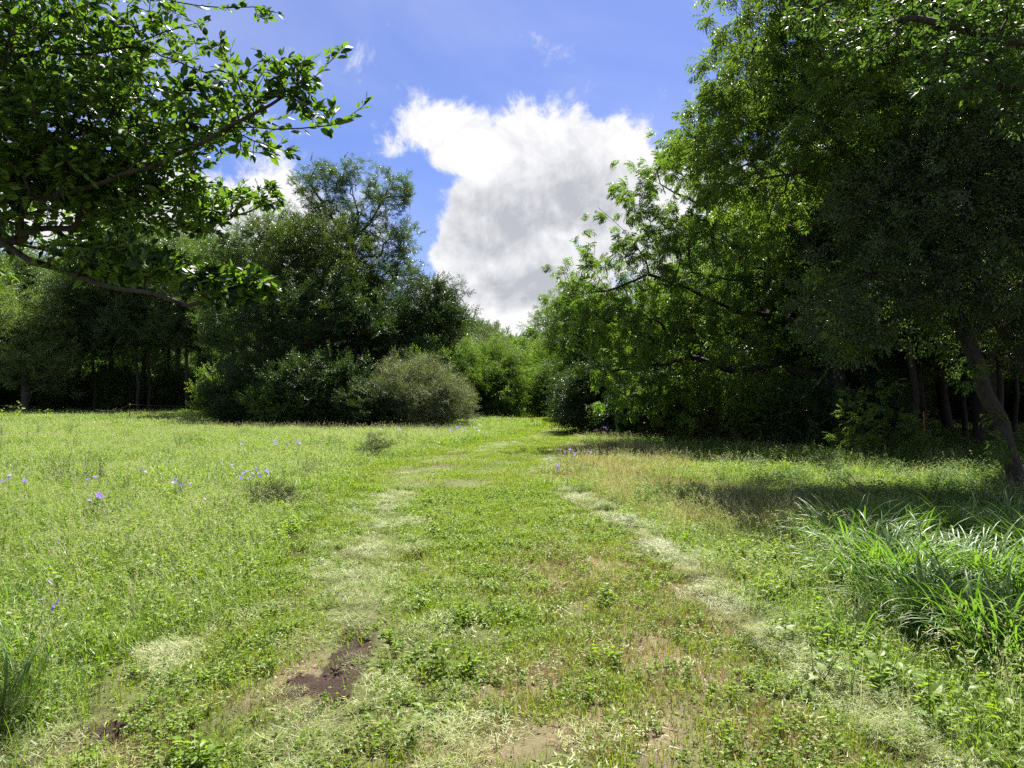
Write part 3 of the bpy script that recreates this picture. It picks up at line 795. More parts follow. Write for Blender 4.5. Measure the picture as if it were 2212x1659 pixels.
near_branches('overhanging_tree', tb,
    [tb, tb + (0.05, 0, 1.2), tb + (0.1, 0, 2.0), tb + (0.12, 0, 2.6), tb + (0.15, 0.1, 3.6), tb + (0.3, 0.1, 4.6)],
    [[tb + (0.1, 0, 2.0)] + [Z(-60, 1180, 4.4), Z(0, 1230, 4.3), Z(150, 1330, 4.2), Z(400, 1410, 4.0), Z(650, 1480, 3.9), Z(830, 1510, 3.8), Z(960, 1560, 3.8), Z(1150, 1500, 3.7), Z(1330, 1440, 3.7)],
     [Z(0, 1230, 4.3), Z(300, 1290, 4.6), Z(500, 1270, 4.7), Z(700, 1220, 4.7), Z(850, 1150, 4.7), Z(950, 1100, 4.7)],
     [tb + (0.12, 0, 2.6)] + [Z(-40, 1010, 4.4), Z(150, 1010, 4.3), Z(340, 985, 4.2), Z(560, 920, 4.1), Z(780, 850, 4.0), Z(900, 790, 4.0), Z(1050, 720, 3.9), Z(1160, 650, 3.9), Z(1300, 580, 3.8), Z(1450, 490, 3.8), Z(1600, 400, 3.7), Z(1700, 300, 3.7), Z(1755, 235, 3.7)],
     [Z(1160, 655, 3.9), Z(1400, 660, 3.9), Z(1540, 655, 3.9), Z(1690, 640, 3.9), Z(1790, 590, 3.9), Z(1850, 545, 3.9)],
     [Z(1160, 655, 3.9), Z(1300, 720, 4.0), Z(1450, 770, 4.0), Z(1500, 800, 4.0)],
     [Z(340, 985, 4.2), Z(700, 970, 4.4), Z(850, 1010, 4.4), Z(1000, 1060, 4.4), Z(1200, 1100, 4.4), Z(1440, 1020, 4.4)],
     [tb + (0.13, 0, 3.0)] + [Z(-60, 760, 4.4), Z(60, 500, 4.4), Z(200, 580, 4.3), Z(340, 700, 4.3), Z(600, 640, 4.3), Z(850, 640, 4.3)],
     [tb + (0.15, 0.1, 3.6)] + [Z(-60, 340, 4.5), Z(0, 290, 4.4), Z(250, 265, 4.4), Z(500, 270, 4.3), Z(650, 240, 4.3), Z(760, 250, 4.3), Z(900, 310, 4.2), Z(1050, 370, 4.2), Z(1140, 420, 4.2)],
     [tb + (0.3, 0.1, 4.4)] + [Z(-60, 60, 4.6), Z(200, -30, 4.5), Z(600, -60, 4.4), Z(900, 10, 4.3), Z(1150, 40, 4.3), Z(1300, 35, 4.3), Z(1410, 65, 4.3)],
     [Z(650, 240, 4.3), Z(850, 160, 4.3), Z(1000, 120, 4.3)],
     [tb + (0.3, 0.1, 4.6), (-2.9, 5.7, 5.9), (-2.3, 6.7, 6.3), (-1.6, 7.2, 6.4)]],  # overhead limb out of view, added so its leaves shade the lower left corner
    [ZB(250, 250, 420, 260, 4.5, .7, 1.2), ZB(250, 700, 430, 300, 4.4, .6, 1.5), ZB(250, 1100, 420, 190, 4.5, .6), ZB(700, 560, 260, 220, 4.3, .4), ZB(700, 150, 330, 150, 4.4, .4),
     ZB(1000, 560, 220, 150, 4.1, .3, 1.2), ZB(1260, 480, 190, 130, 3.9, .25, 1.2), ZB(1480, 400, 150, 120, 3.8, .2, 1.3), ZB(1110, 250, 90, 90, 4.2, .2), ZB(1300, 700, 160, 80, 4.0, .2, 1.1), ZB(1620, 570, 110, 60, 3.9, .15, 1.2),
     ZB(900, 760, 240, 130, 4.1, .3, 1.4), ZB(1060, 990, 260, 80, 4.4, .25, 2.2), ZB(1340, 1010, 110, 70, 4.4, .15, 2.5), ZB(560, 1330, 330, 100, 4.1, .25, 3.6), ZB(850, 1370, 150, 100, 4.0, .2, 3.5), ZB(1180, 1450, 210, 100, 3.75, .2, 6), ZB(850, 1100, 300, 90, 4.3, .3, 2.2), ((-1.75, 7.1, 6.4), np.array((.55, .5, .45)), 1.2), ZB(400, 900, 420, 160, 4.4, .4, 2), ZB(1080, 1120, 80, 40, 4.4, .1),
     ZB(1300, 40, 130, 40, 4.3, .15, 1.2), ZB(1860, 560, 40, 50, 3.9, .06, 3), ZB(1690, 270, 50, 60, 3.7, .06, 2), ZB(1500, 790, 50, 50, 4.0, .06, 2), ZB(600, 900, 350, 130, 4.3, .4, 1.3), ZB(-150, 600, 250, 700, 4.5, .7, .5)],
    5200, BIGL, None, 'broad-leaved tree beyond the left edge, its leafy branches hanging across the top left', 'tree', 0.055, 0.078, gap=0, per=(4, 8))
rb_ = np.array((8.2, 7.4, 0.0))
near_branches('leafy_tree', rb_,
    [rb_, rb_ + (-0.1, 0, 2), rb_ + (-0.3, 0, 3.6), rb_ + (-0.6, 0.1, 5.2), rb_ + (-0.8, 0.2, 6.5)],
    [[rb_ + (-0.25, 0, 3.4)] + PL((2300, 200, 7.4), (2212, 187, 7.2), (2100, 190, 7.1), (2007, 188, 7.0)),
     [rb_ + (-0.3, 0, 4.0)] + PL((2290, 90, 7.6), (2180, 90, 7.6), (2080, 60, 7.6), (1960, 40, 7.8), (1860, 70, 8.0), (1800, 100, 8.1)),
     [rb_ + (-0.5, 0.1, 4.8)] + PL((2200, -40, 8.0), (1980, -30, 8.2), (1800, 0, 8.4), (1700, 40, 8.5))],
    [B(2120, 60, 110, 60, 7.6, .5), B(2150, 170, 100, 45, 7.1, .4, 1.2), B(1860, 90, 80, 45, 8.0, .35), B(2020, 190, 60, 24, 7.0, .25), B(1760, 40, 70, 30, 8.4, .3), B(1980, 30, 90, 40, 8, .35), B(2200, 240, 40, 60, 7.1, .3), B(2060, 130, 110, 50, 7.4, .35)],
    800, BIGR, None, 'near tree beyond the right edge with long light green leaves in the top right corner', 'tree', 0.10, 0.11, step=0.18, per=(4, 8))

# ---------------------------------------------------------------- undergrowth and woods on the right
def bush(name, x, y, rx, ry, Y, rd, family, n=260, label='', cat='bush', group=None, per=3, sscale=1.0, droop=0.0, gap=1.4, extra=(), stems=5, **kw):
    c = D(x, y, Y); k = Y / FD; base = np.array((c[0], Y, float(gz(c[0], Y)) - 0.03))
    w, h = rx * k, max(0.25, c[2] + ry * k)
    paths = []
    for s in range(stems):
        a = s * 2.4; q = base + np.array((math.cos(a) * w * 0.45, math.sin(a) * rd * 0.45, h * 0.55))
        paths.append([base, base + (q - base) * np.array((0.45, 0.45, 0.6)), q])
    bl = [(np.array((c[0], Y, h * 0.5)), np.array((w, rd, h * 0.5)), 1.0)] + [B(*e) for e in extra]
    kw.setdefault('r_base', 0.05); kw.setdefault('step', max(0.3, 0.25 * w))
    return make_tree(name, base, paths, bl, n, family, r_tip=0.005, bf=0.15, gap=gap, shell=0.75, per=per, sscale=sscale, droop=droop,
                     jitter=min(0.18, w * .2), label=label, cat=cat, group=group, limb_min=0.03, flare=False, **kw)
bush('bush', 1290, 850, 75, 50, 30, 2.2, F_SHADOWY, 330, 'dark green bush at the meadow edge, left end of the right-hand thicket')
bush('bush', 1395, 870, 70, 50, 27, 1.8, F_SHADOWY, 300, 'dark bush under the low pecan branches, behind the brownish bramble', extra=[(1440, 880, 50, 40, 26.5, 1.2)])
bush('bush', 1480, 880, 60, 50, 25.5, 1.6, F_MID, 260, 'mid green bush directly left of the brownish bramble')
bush('bramble_bush', 1545, 918, 60, 26, 23.2, 1.0, F_DRYB, 170, 'low brownish bramble half dry at the sunny edge of the thicket', per=2, sscale=0.8)
bush('bush', 1545, 895, 70, 34, 24.2, 1.2, F_OLIVE, 200, 'olive green bush behind the brownish bramble')
bush('bush', 1650, 905, 80, 55, 22.5, 1.4, F_OLIVE, 260, 'olive bush between the bramble and the pecan trunk')
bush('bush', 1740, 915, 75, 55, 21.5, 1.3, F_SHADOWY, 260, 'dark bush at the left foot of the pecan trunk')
bush('bush', 1870, 890, 60, 70, 23.5, 1.2, F_ELM, 240, 'small-leaved shrub at the right foot of the pecan trunk', per=4)
bush('sapling', 1915, 876, 110, 34, 17.5, 1.0, F_PECO, 26, 'sunlit yellow-green sapling in front of the shaded wood on the right', per=2, sscale=0.8, r_base=0.03)
# woods behind: a few kinds, each copied
def wood_tree(name, h, w, family, n, per, sscale, label, r_base=0.2, bark=None, crown0=0.3, gap=0.9, lean=0.0, group=None, thin=1.0, droop=0.0, cat='tree'):
    b0 = np.array((0.0, -300.0, 0.0))
    top = b0 + np.array((lean * h, 0, h * 0.93))
    paths = [[b0, b0 + (top - b0) * 0.3 + (rng.normal() * .2, 0, 0), b0 + (top - b0) * 0.6 + (rng.normal() * .3, rng.normal() * .3, 0), top]]
    for k in range(4):
        a = k * 1.7 + rng.random(); s = b0 + (top - b0) * (crown0 + 0.12 * k)
        paths.append([s, s + np.array((math.cos(a), math.sin(a), 0.7)) * w * 0.5, s + np.array((math.cos(a), math.sin(a), 0.55)) * w * 0.9])
    bl = []
    for k in range(9):
        a = rng.random() * 6.28; t = crown0 + (1 - crown0) * (k + 0.5) / 9
        rr = w * (0.35 + 0.5 * math.sin(math.pi * min(1, (t - crown0) / (1 - crown0) * 0.85 + 0.12)))
        c = b0 + (top - b0) * t + np.array((math.cos(a), math.sin(a), 0)) * w * 0.35
        bl.append((c, np.array((rr, rr, h * 0.11)), 1.0))
    return make_tree(name, b0, paths, bl, n, family, r_base=r_base, r_tip=0.012, bf=0.3, step=0.8, gap=gap, per=per, sscale=sscale, jitter=0.35, label=label, bark=bark or BARK, group=group, thin=thin, droop=droop, cat=cat)
GR = 'trees of the woods behind the meadow'
LD_ = 'one of the dark green trees standing close together in the woods'
LM_ = 'one of the mid green trees standing close together in the woods'
LS_ = 'one of the slender trees with a bare lower trunk inside the woods'
W1 = wood_tree('woodland_tree', 13, 4.0, F_DARK, 420, 3, 1.5, LD_, group=GR)
W2 = wood_tree('woodland_tree', 15, 4.2, F_MID, 420, 3, 1.5, LM_, group=GR, crown0=0.35)
W3 = wood_tree('slender_tree', 12, 2.6, F_TALL, 260, 4, 1.2, LS_, group='slender trees inside the woods', crown0=0.45, r_base=0.10, bark=BARK, gap=1.2)
W4 = wood_tree('woodland_tree', 9, 3.6, F_OLIVE, 320, 3, 1.4, 'one of the small olive green trees filling the wood edge', group='small olive trees at the wood edge', crown0=0.15)
W5 = wood_tree('open_tree', 16, 3.8, F_TALL, 300, 4, 1.9, 'one of the tall open-crowned trees with sky showing through in the left-hand wood', group='tall open-crowned trees in the left-hand wood', crown0=0.42, r_base=0.2, gap=1.0)
SB = bush('woodland_shrub', 1106, 853, 60, 60, 30, 2.0, F_DARK, 200, 'one of the dark shrubs filling the foot of the woods', group='dark shrubs at the foot of the woods', sscale=1.25)
SB2 = bush('woodland_shrub', 1106, 853, 50, 70, 30, 1.6, F_MID, 180, 'one of the green shrubs filling the foot of the woods', group='green shrubs at the foot of the woods', sscale=1.2)
FT = wood_tree('distant_tree', 13, 5.0, F_FAR, 300, 3, 1.2, 'one of the green crowns of the distant treeline closing the meadow', group='green trees of the distant treeline', crown0=0.12)
FT2 = wood_tree('distant_tree', 14, 5.0, F_FARD, 300, 3, 1.2, 'one of the darker crowns of the distant treeline closing the meadow', group='darker trees of the distant treeline', crown0=0.12)
first = set()
WOOD = []
def put(proto, x, Y, s=1.0):
    """place a wood tree: x in view units at distance Y"""
    X = (x * DS - 512) / FPX * Y
    z = float(gz(X, Y)) - 0.05
    if proto.name not in first:
        first.add(proto.name); proto.location = (X, Y, z); proto.rotation_euler = (0, 0, rng.random() * 6.28); proto.scale = (s, s, s); o = proto
    else: o = copy_tree(proto, (X, Y, z), rng.random() * 6.28, s)
    WOOD.append((proto.name.split('.')[0] + proto['label'], x, Y, o))
    return o
def name_places():
    """each wood tree and shrub is told apart by its kind, its wood and its order from the left"""
    ordn = 'first second third fourth fifth sixth seventh eighth ninth tenth eleventh twelfth thirteenth fourteenth fifteenth sixteenth seventeenth eighteenth nineteenth twentieth'.split()
    short = {'dark green trees': 'dark green tree', 'mid green trees': 'mid green tree', 'slender trees': 'slender bare-trunked tree', 'small olive': 'small olive green tree', 'tall open-crowned': 'tall open-crowned tree', 'dark shrubs': 'dark shrub', 'green shrubs': 'green shrub'}
    sets = {}
    for key, x, Y, o in WOOD:
        kind = next((v for k, v in short.items() if k in key), None)
        if kind is None or o.name.startswith('distant'): continue
        sets.setdefault((kind, 'left-hand' if x < 1000 else 'right-hand'), []).append((x, o))
    for (kind, side), lst in sets.items():
        lst.sort(key=lambda t: t[0])
        for i, (x, o) in enumerate(lst):
            where = 'foot of the %s woods' % side if 'shrub' in kind else '%s woods' % side
            o['label'] = '%s in the %s, %s of its kind from the left' % (kind, where, ordn[min(i, 19)])
            o['group'] = '%ss in the %s' % (kind, where)
# right-hand wood
for x, Y, p, s in [(1420, 34, W2, .5), (1500, 33, W1, .5), (1590, 32, W2, .5), (1680, 31, W1, .55), (1760, 33, W2, .55), (1850, 32, W1, .6), (1950, 31, W2, 1.0), (2050, 30, W1, 1.0), (2150, 28, W2, .95), (2260, 30, W1, 1.0),
                   (1340, 44, W2, .5), (1450, 40, W1, .6), (1560, 44, W2, .85), (1700, 42, W1, 1.1), (1900, 42, W1, 1.1), (2100, 42, W2, 1.1), (2250, 40, W1, 1.0), (1270, 44, W1, .62), (1250, 62, W2, .8), (1210, 66, W4, .95),
                   (1890, 26, W2, .8), (2000, 24, W1, .85), (2110, 22.5, W2, .85), (2230, 21, W1, .9), (1770, 27, W1, .7), (1980, 21, W3, .9), (2085, 24, W3, .85), (2150, 20, W3, .9), (2230, 19, W3, 1.0), (1900, 26, W3, .9), (2040, 33, W3, 1.0), (2190, 26, W3, .95), (2380, 22, W1, 1.0), (2450, 16, W2, .9)]: put(p, x, Y, s)
for x, Y, p, s in [(1340, 31, SB, .8), (1430, 29, SB2, .8), (1620, 26.5, SB, .9), (1700, 25, SB2, .8), (1780, 25.5, SB, .9), (1930, 34, SB, .8), (2020, 38, SB2, .8), (2110, 37, SB, .8), (2200, 36, SB2, .8), (2290, 34, SB, .9), (1880, 30, SB2, .8), (1980, 44, SB, 1), (2080, 46, SB, 1), (2190, 46, SB2, 1), (1250, 42, SB, .8), (2300, 44, SB, 1), (1830, 27, SB, .8)]: put(p, x, Y, s)

# ---------------------------------------------------------------- the clump left of the path
b = g3(770, 905); b = D(770, 905, 46); b[2] = 0
make_tree('tall_tree', b, [
    [b] + PL((768, 760, 46), (762, 600, 46), (757, 530, 46), (775, 470, 46), (760, 400, 46), (745, 365, 46)),
    PL((757, 530, 46), (800, 480, 45.5), (830, 430, 45.5), (845, 390, 45.5)), PL((762, 560, 46), (820, 580, 45.5), (880, 600, 45)),
    PL((757, 530, 46), (710, 460, 46.5), (670, 400, 46.5), (650, 370, 46.5))],
    [B(690, 400, 42, 50, 46.5, 1.2), B(750, 380, 42, 38, 46, 1.2), B(835, 430, 50, 55, 45.5, 1.6), B(800, 520, 80, 50, 46, 1.8), B(870, 590, 40, 55, 45.5, 1.4), B(720, 470, 70, 45, 46, 1.6), B(650, 390, 22, 28, 46.5, .7), B(880, 520, 26, 50, 45.5, 1), B(850, 640, 44, 40, 45, 1.6)],
    420, F_TALL, r_base=0.26, r_tip=0.012, bf=0.25, step=0.6, gap=1.5, per=4, sscale=0.95, jitter=0.2, shell=.3, label='tall open-crowned tree rising highest above the clump left of the path', limb_min=0.06)
def clump_tree(name, x, ybase, Y, bl, n, family, label, top, **kw):
    b = D(x, ybase, Y); b[2] = 0
    k = dict(r_base=0.25, r_tip=0.012, bf=0.25, step=0.8, gap=1.1, per=2, sscale=1.25, jitter=0.35); k.update(kw)
    tp = D(*top)
    return make_tree(name, b, [[b, b * 0.6 + tp * 0.4 + (rng.normal() * .3, 0, 0), tp]], bl, n, family, label=label, **k)
clump_tree('clump_tree', 690, 900, 43, [B(640, 570, 75, 85, 43, 2.6), B(740, 610, 90, 80, 42.5, 2.6), B(690, 520, 80, 50, 43, 2.2), B(790, 600, 30, 50, 43, 1.4)], 620, F_CLUMP, 'olive green round-topped tree in the middle of the clump, below the tall open one', (700, 560, 43))
clump_tree('clump_tree', 610, 905, 40, [B(620, 720, 100, 90, 40, 3), B(700, 700, 100, 90, 40, 3), B(590, 640, 60, 60, 41, 2.2), B(570, 760, 60, 80, 40, 2)], 560, F_SHADOWY, 'dark tree with arching limbs at the left end of the clump', (650, 690, 40), shell=.7)
clump_tree('clump_tree', 800, 905, 40.5, [B(800, 730, 90, 90, 40.5, 3), B(780, 650, 60, 50, 41, 2), B(830, 790, 70, 60, 40, 2)], 520, F_SHADOWY, 'dark tree filling the centre of the clump behind the grey bush', (810, 680, 40.5))
clump_tree('clump_tree', 905, 900, 41.5, [B(935, 680, 52, 56, 41.5, 2.2), B(925, 635, 34, 26, 41.5, 1.2), B(960, 650, 26, 34, 41.5, 1), B(900, 740, 75, 50, 41.5, 2.4), B(970, 700, 28, 24, 41.5, 1)], 520, F_SHADOWY, 'dark pointed tree at the right end of the clump, beside the open sky', (925, 640, 41.5), sscale=1.1)
clump_tree('thin_tree', 545, 895, 52, [B(500, 640, 60, 80, 52, 2.5), B(560, 540, 60, 60, 52, 2.2), B(610, 500, 45, 40, 52, 1.8), B(480, 560, 40, 50, 52, 1.5)], 380, F_TALL, 'thin see-through tree just left of the clump', (560, 540, 52), sscale=1.2, per=4, gap=1.6)
bush('grey_bush', 905, 862, 90, 52, 35, 2.0, F_GREY, 760, 'big pale grey-green bush at the near side of the clump', per=4, sscale=1.25, extra=[(975, 870, 46, 40, 34.5, 1.4), (850, 815, 40, 34, 35, 1.4), (915, 800, 36, 26, 35, 1), (960, 830, 36, 30, 35, 1), (800, 860, 40, 40, 35, 1.2)], gap=1.9)
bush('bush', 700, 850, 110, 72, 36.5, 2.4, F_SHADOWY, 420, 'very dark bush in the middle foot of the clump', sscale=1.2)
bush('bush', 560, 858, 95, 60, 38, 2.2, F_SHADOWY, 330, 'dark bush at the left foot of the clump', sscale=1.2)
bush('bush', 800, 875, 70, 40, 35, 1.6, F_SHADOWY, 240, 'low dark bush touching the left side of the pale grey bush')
bush('bush', 480, 856, 40, 46, 42, 1.4, F_OLIVE, 90, 'light yellow-green shrub standing apart left of the clump', sscale=1.1)
bush('bush', 620, 880, 80, 36, 35.6, 1.4, F_MID, 200, 'low mid green bush along the left foot of the clump')
bush('bush', 905, 800, 60, 56, 38.5, 1.6, F_MID, 260, 'bright green bush showing just above the pale grey bush', sscale=1.1)
# middle distance
bush('willow_tree', 1040, 820, 62, 75, 50, 3.0, F_WIL, 420, 'bright green weeping tree beside the bend of the path', cat='tree', sscale=1.9, droop=0.5, r_base=0.12, extra=[(1092, 855, 36, 40, 47.5, 1.4), (1080, 800, 40, 50, 49, 2)], gap=1.0)
bush('willow_tree', 985, 815, 40, 60, 47, 2.0, F_WIL, 260, 'green weeping tree between the pale grey bush and the bright weeping tree', cat='tree', sscale=1.7, droop=0.5, r_base=0.1)
bush('willow_bush', 1190, 838, 58, 48, 50, 2.2, F_WIL, 360, 'round feathery green bush on the far right side of the path', sscale=1.7, droop=0.3, r_base=0.08)
clump_tree('pale_tree', 1050, 880, 74, [B(1050, 760, 40, 36, 74, 2.5), B(1010, 770, 40, 30, 74, 2), B(1085, 780, 24, 40, 74, 2)], 300, F_GREY, 'pale thin-topped tree behind the bright weeping tree', (1050, 730, 74), sscale=3.0, gap=1.2)
for x, Y, p, s in [(1105, 100, FT, .8), (1150, 112, FT2, .85), (1190, 105, FT, .85), (1240, 110, FT2, .95), (1070, 95, FT2, .8), (1020, 92, FT, .8), (1130, 88, FT2, .5), (1170, 84, FT, .5), (1215, 80, W4, .85), (1110, 90, FT, .55), (970, 85, FT2, .9), (1290, 90, FT, 1.0)]: put(p, x, Y, s)
for x in np.arange(-700, 2950, 75): put(FT if (int(x) // 75) % 2 else FT2, x + rng.normal() * 15, 125 + rng.normal() * 8, 1.0 + rng.normal() * .08) if (x < 950 or x > 1300) else None

# ---------------------------------------------------------------- left-hand woods
b = D(52, 897, 62); b[2] = 0
make_tree('meadow_tree', b, [[b] + PL((55, 830, 62), (45, 760, 62), (25, 700, 62), (20, 670, 62)), PL((45, 760, 62), (90, 720, 62), (110, 690, 62))],
    [B(60, 700, 75, 60, 62, 3.2), B(90, 780, 70, 50, 61.5, 3), B(10, 740, 60, 70, 62, 3), B(70, 820, 60, 24, 61.5, 2.5)],
    560, F_PALE, r_base=0.3, r_tip=0.014, step=0.9, gap=1.2, per=3, sscale=1.5, jitter=0.35, bark=BARK2, label='round-crowned tree with a bare trunk standing before the wood at the left edge')
for x, Y, p, s in [(-60, 66, W2, 1.0), (0, 78, W5, 1.15), (90, 76, W5, 1.1), (170, 74, W2, 1.0), (240, 76, W5, 1.25), (310, 72, W5, 1.2), (385, 78, W5, 1.3), (440, 74, W5, 1.15), (520, 72, W5, 1.1), (600, 74, W2, 1.0),
                   (660, 70, W1, 1.0), (-150, 80, W1, 1.2), (-250, 75, W2, 1.2), (780, 70, W2, 1.0), (880, 72, W1, .9),
                   (205, 66, W3, 1.3), (300, 65, W3, 1.45), (322, 66, W3, 1.4), (405, 64, W3, 1.3), (425, 66, W3, 1.3), (245, 68, W3, 1.35), (370, 70, W3, 1.35), (500, 58, W3, 1.0), (130, 68, W3, 1.2)]: put(p, x, Y, s)
for x, Y, p, s in [(110, 68, SB2, 1.0), (160, 70, SB2, 1.0), (210, 70, SB2, 1.0), (265, 68, SB2, 1.2), (320, 71, SB2, 1.0), (370, 69, SB2, 1.1), (430, 70, SB2, 1.0), (480, 66, SB2, 1.0), (540, 62, SB, 1.1), (0, 68, SB, 1.1), (-60, 64, SB2, 1.1), (230, 74, SB2, 1.3), (300, 78, SB2, 1.3), (390, 76, SB2, 1.3), (150, 76, SB, 1.3), (60, 72, SB, 1.2), (610, 60, SB2, 1), (700, 60, SB, 1), (800, 60, SB, 1), (880, 58, SB2, 1)]: put(p, x, Y, s)

name_places()

# ---------------------------------------------------------------- grass
def patch(name, mats, r, count, hmin, hmax, w, lean=(0.05, 0.5), bend=(0.2, 0.9), segs=3, seed=0, seeds=0, seed_h=(0.35, 0.5), weed=0, wl=0.03, stem_mi=1):
    rs = np.random.default_rng(seed); m = MB()
    for k in range(count):
        a = rs.random() * 6.283; q = r * math.sqrt(rs.random()); x, y = q * math.cos(a), q * math.sin(a)
        L = rs.uniform(hmin, hmax)
        m.blade((x, y, -0.01), rs.random() * 6.283, L, w * rs.uniform(0.6, 1.3), rs.uniform(*lean), rs.uniform(*bend), segs, 0, rs.normal() * 0.5)
    for k in range(seeds):
        a = rs.random() * 6.283; q = r * math.sqrt(rs.random()); x, y = q * math.cos(a), q * math.sin(a)
        yaw = rs.normal() * 0.9; L = rs.uniform(*seed_h); ln = rs.uniform(0.05, 0.35); be = rs.uniform(0.3, 0.9)
        m.blade((x, y, 0), yaw, L, w * 0.45, ln, be, 3, stem_mi)
        # loose panicle at the tip
        h = np.array((math.cos(yaw), math.sin(yaw), 0)); tip = np.array((x, y, 0.0)); 
        for t in range(3): aa = ln + be * t / 3; tip = tip + (h * math.sin(aa) + np.array((0, 0, math.cos(aa)))) * L / 3
        aa = ln + be; d = h * math.sin(aa) + np.array((0, 0, math.cos(aa)))
        for j in range(5):
            p = tip - d * L * 0.20 * (j / 5)
            m.leaf(p, unit(d + rs.normal(size=3) * 0.5), (0, 0, 1), L * 0.07, w * 0.9, 0.3, False, stem_mi)
    for k in range(weed):
        a = rs.random() * 6.283; q = r * math.sqrt(rs.random()); x, y = q * math.cos(a), q * math.sin(a)
        z = rs.uniform(0.3, 1.0) * hmax * 0.7
        dd = rs.normal(size=3); dd[2] = abs(dd[2]) * 0.4
        m.leaf((x, y, z), dd, (rs.normal() * .4, rs.normal() * .4, 1), wl * rs.uniform(.7, 1.3), wl * .5, 0.15, False, len(mats) - 1)
    return m.mesh(name, mats)
def hay_patch(name, mats, r, count, seed, lmin=0.03, lmax=0.10, w=0.0022, z=0.035):
    rs = np.random.default_rng(seed); m = MB()
    for k in range(count):
        a = rs.random() * 6.283; q = r * math.sqrt(rs.random()); x, y = q * math.cos(a), q * math.sin(a)
        hz = z * rs.random() * (1 - 0.6 * q / r)
        m.blade((x, y, hz), rs.random() * 6.283, rs.uniform(lmin, lmax), w * rs.uniform(.6, 1.3), 1.45 + rs.normal() * 0.16, rs.normal() * 0.5, 3, int(rs.random() < 0.5), rs.normal())
    return m.mesh(name, mats)
def weed_patch(name, mats, r, plants, h, ll, lw, seed, leaves=8):
    rs = np.random.default_rng(seed); m = MB()
    for k in range(plants):
        a = rs.random() * 6.283; q = r * math.sqrt(rs.random()); x, y = q * math.cos(a), q * math.sin(a)
        H = h * rs.uniform(.5, 1.2); t = np.array((x + rs.normal() * H * .25, y + rs.normal() * H * .25, H))
        m.stick((x, y, -0.01), t, 0.0016, 0.001, mi=len(mats) - 1)
        for j in range(leaves):
            f = 0.25 + 0.75 * j / max(1, leaves - 1); p = np.array((x, y, 0)) * (1 - f) + t * f; an = j * 2.4 + rs.random()
            d = np.array((math.cos(an), math.sin(an), rs.uniform(-.1, .6)))
            m.leaf(p, d, (rs.normal() * .3, rs.normal() * .3, 1), ll * rs.uniform(.6, 1.2), lw * rs.uniform(.8, 1.2), 0.2, ll > 0.05)
    return m.mesh(name, mats)
def forb(name, mats, seed, h=0.5):
    """a thin dark branching stem with tiny leaves"""
    rs = np.random.default_rng(seed); m = MB()
    for s in range(7):
        b = np.array((rs.normal() * .06, rs.normal() * .06, 0)); d = unit((rs.normal() * .25, rs.normal() * .25, 1)); L = h * rs.uniform(.7, 1.15); t = b + d * L
        m.stick(b, t, 0.0022, 0.001, mi=0)
        for j in range(16):
            f = 0.2 + 0.8 * j / 16; p = b + (t - b) * f; an = j * 2.4; q = p + np.array((math.cos(an), math.sin(an), 0.9)) * 0.07 * (1.15 - f)
            m.stick(p, q, 0.0012, 0.0008, mi=0)
            for z in range(2): m.leaf(p + (q - p) * (z + .5) / 2, rs.normal(size=3), (0, 0, 1), 0.022, 0.009, 0.1)
    return m.mesh(name, mats)
K = range(4)
S_MOWN = scatter_group('mown_tufts', [patch('mown_tuft', [G_MOWN, G_HAYG, G_CLOV], .17, 95, .03, .085, .0042, (0.1, 0.8), (.1, .9), 2, i, weed=9, wl=.028) for i in K])
S_MEAD = scatter_group('meadow_tufts', [patch('meadow_tuft', [G_MEAD, G_SEED, G_CLOV], .18, 85, .06, .21, .0046, (0.05, .8), (.3, 1.5), 3, i, seeds=4, seed_h=(.18, .36), weed=16, wl=.035) for i in K])
S_REDT = scatter_group('ripening_tufts', [patch('ripening_tuft', [G_RED, G_SEED, G_CLOV], .18, 80, .06, .20, .0036, (0.05, .6), (.2, 1.2), 3, i, seeds=11, seed_h=(.18, .32), weed=6, wl=.03) for i in K])
S_HAY = scatter_group('hay_wisps', [hay_patch('hay_wisp', [G_HAY, G_HAYG], .17, 230, i) for i in K])
S_SCRAP = scatter_group('leaf_scraps', [hay_patch('leaf_scrap', [G_HAY, G_HAYG], .15, 34, i, .02, .07, .007, .02) for i in K])
S_DRY = scatter_group('dry_tufts', [patch('dry_tuft', [G_DRY, G_HAY], .16, 120, .03, .10, .0024, (0.05, .6), (.1, .5), 2, i) for i in K])
S_CLOV = scatter_group('low_weeds', [weed_patch('low_weed', [G_CLOV], .15, 16, .07, .026, .018, i, 7) for i in K])
S_BROAD = scatter_group('leafy_weeds', [weed_patch('leafy_weed', [G_BROAD], .16, 7, .17, .065, .034, i, 8) for i in K])
S_FORB = scatter_group('dark_forbs', [forb('dark_forb', [G_FORB], i) for i in K])
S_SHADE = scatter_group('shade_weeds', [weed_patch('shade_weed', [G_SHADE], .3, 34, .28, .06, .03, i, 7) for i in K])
S_MOWN2 = scatter_group('mown_tufts_wide', [patch('mown_tuft', [G_MOWN, G_HAYG, G_CLOV], .5, 460, .03, .09, .007, (0.1, .8), (.1, .9), 2, i, weed=50, wl=.04) for i in K])
S_MEAD2 = scatter_group('meadow_tufts_wide', [patch('meadow_tuft', [G_MEAD, G_SEED, G_CLOV], .5, 440, .07, .22, .008, (0.05, .8), (.3, 1.5), 3, i, seeds=18, seed_h=(.2, .36), weed=70, wl=.05) for i in K])
S_REDT2 = scatter_group('ripening_tufts_wide', [patch('ripening_tuft', [G_RED, G_SEED, G_CLOV], .5, 400, .07, .21, .006, (0.05, .6), (.2, 1.2), 3, i, seeds=40, seed_h=(.18, .32), weed=20, wl=.04) for i in K])
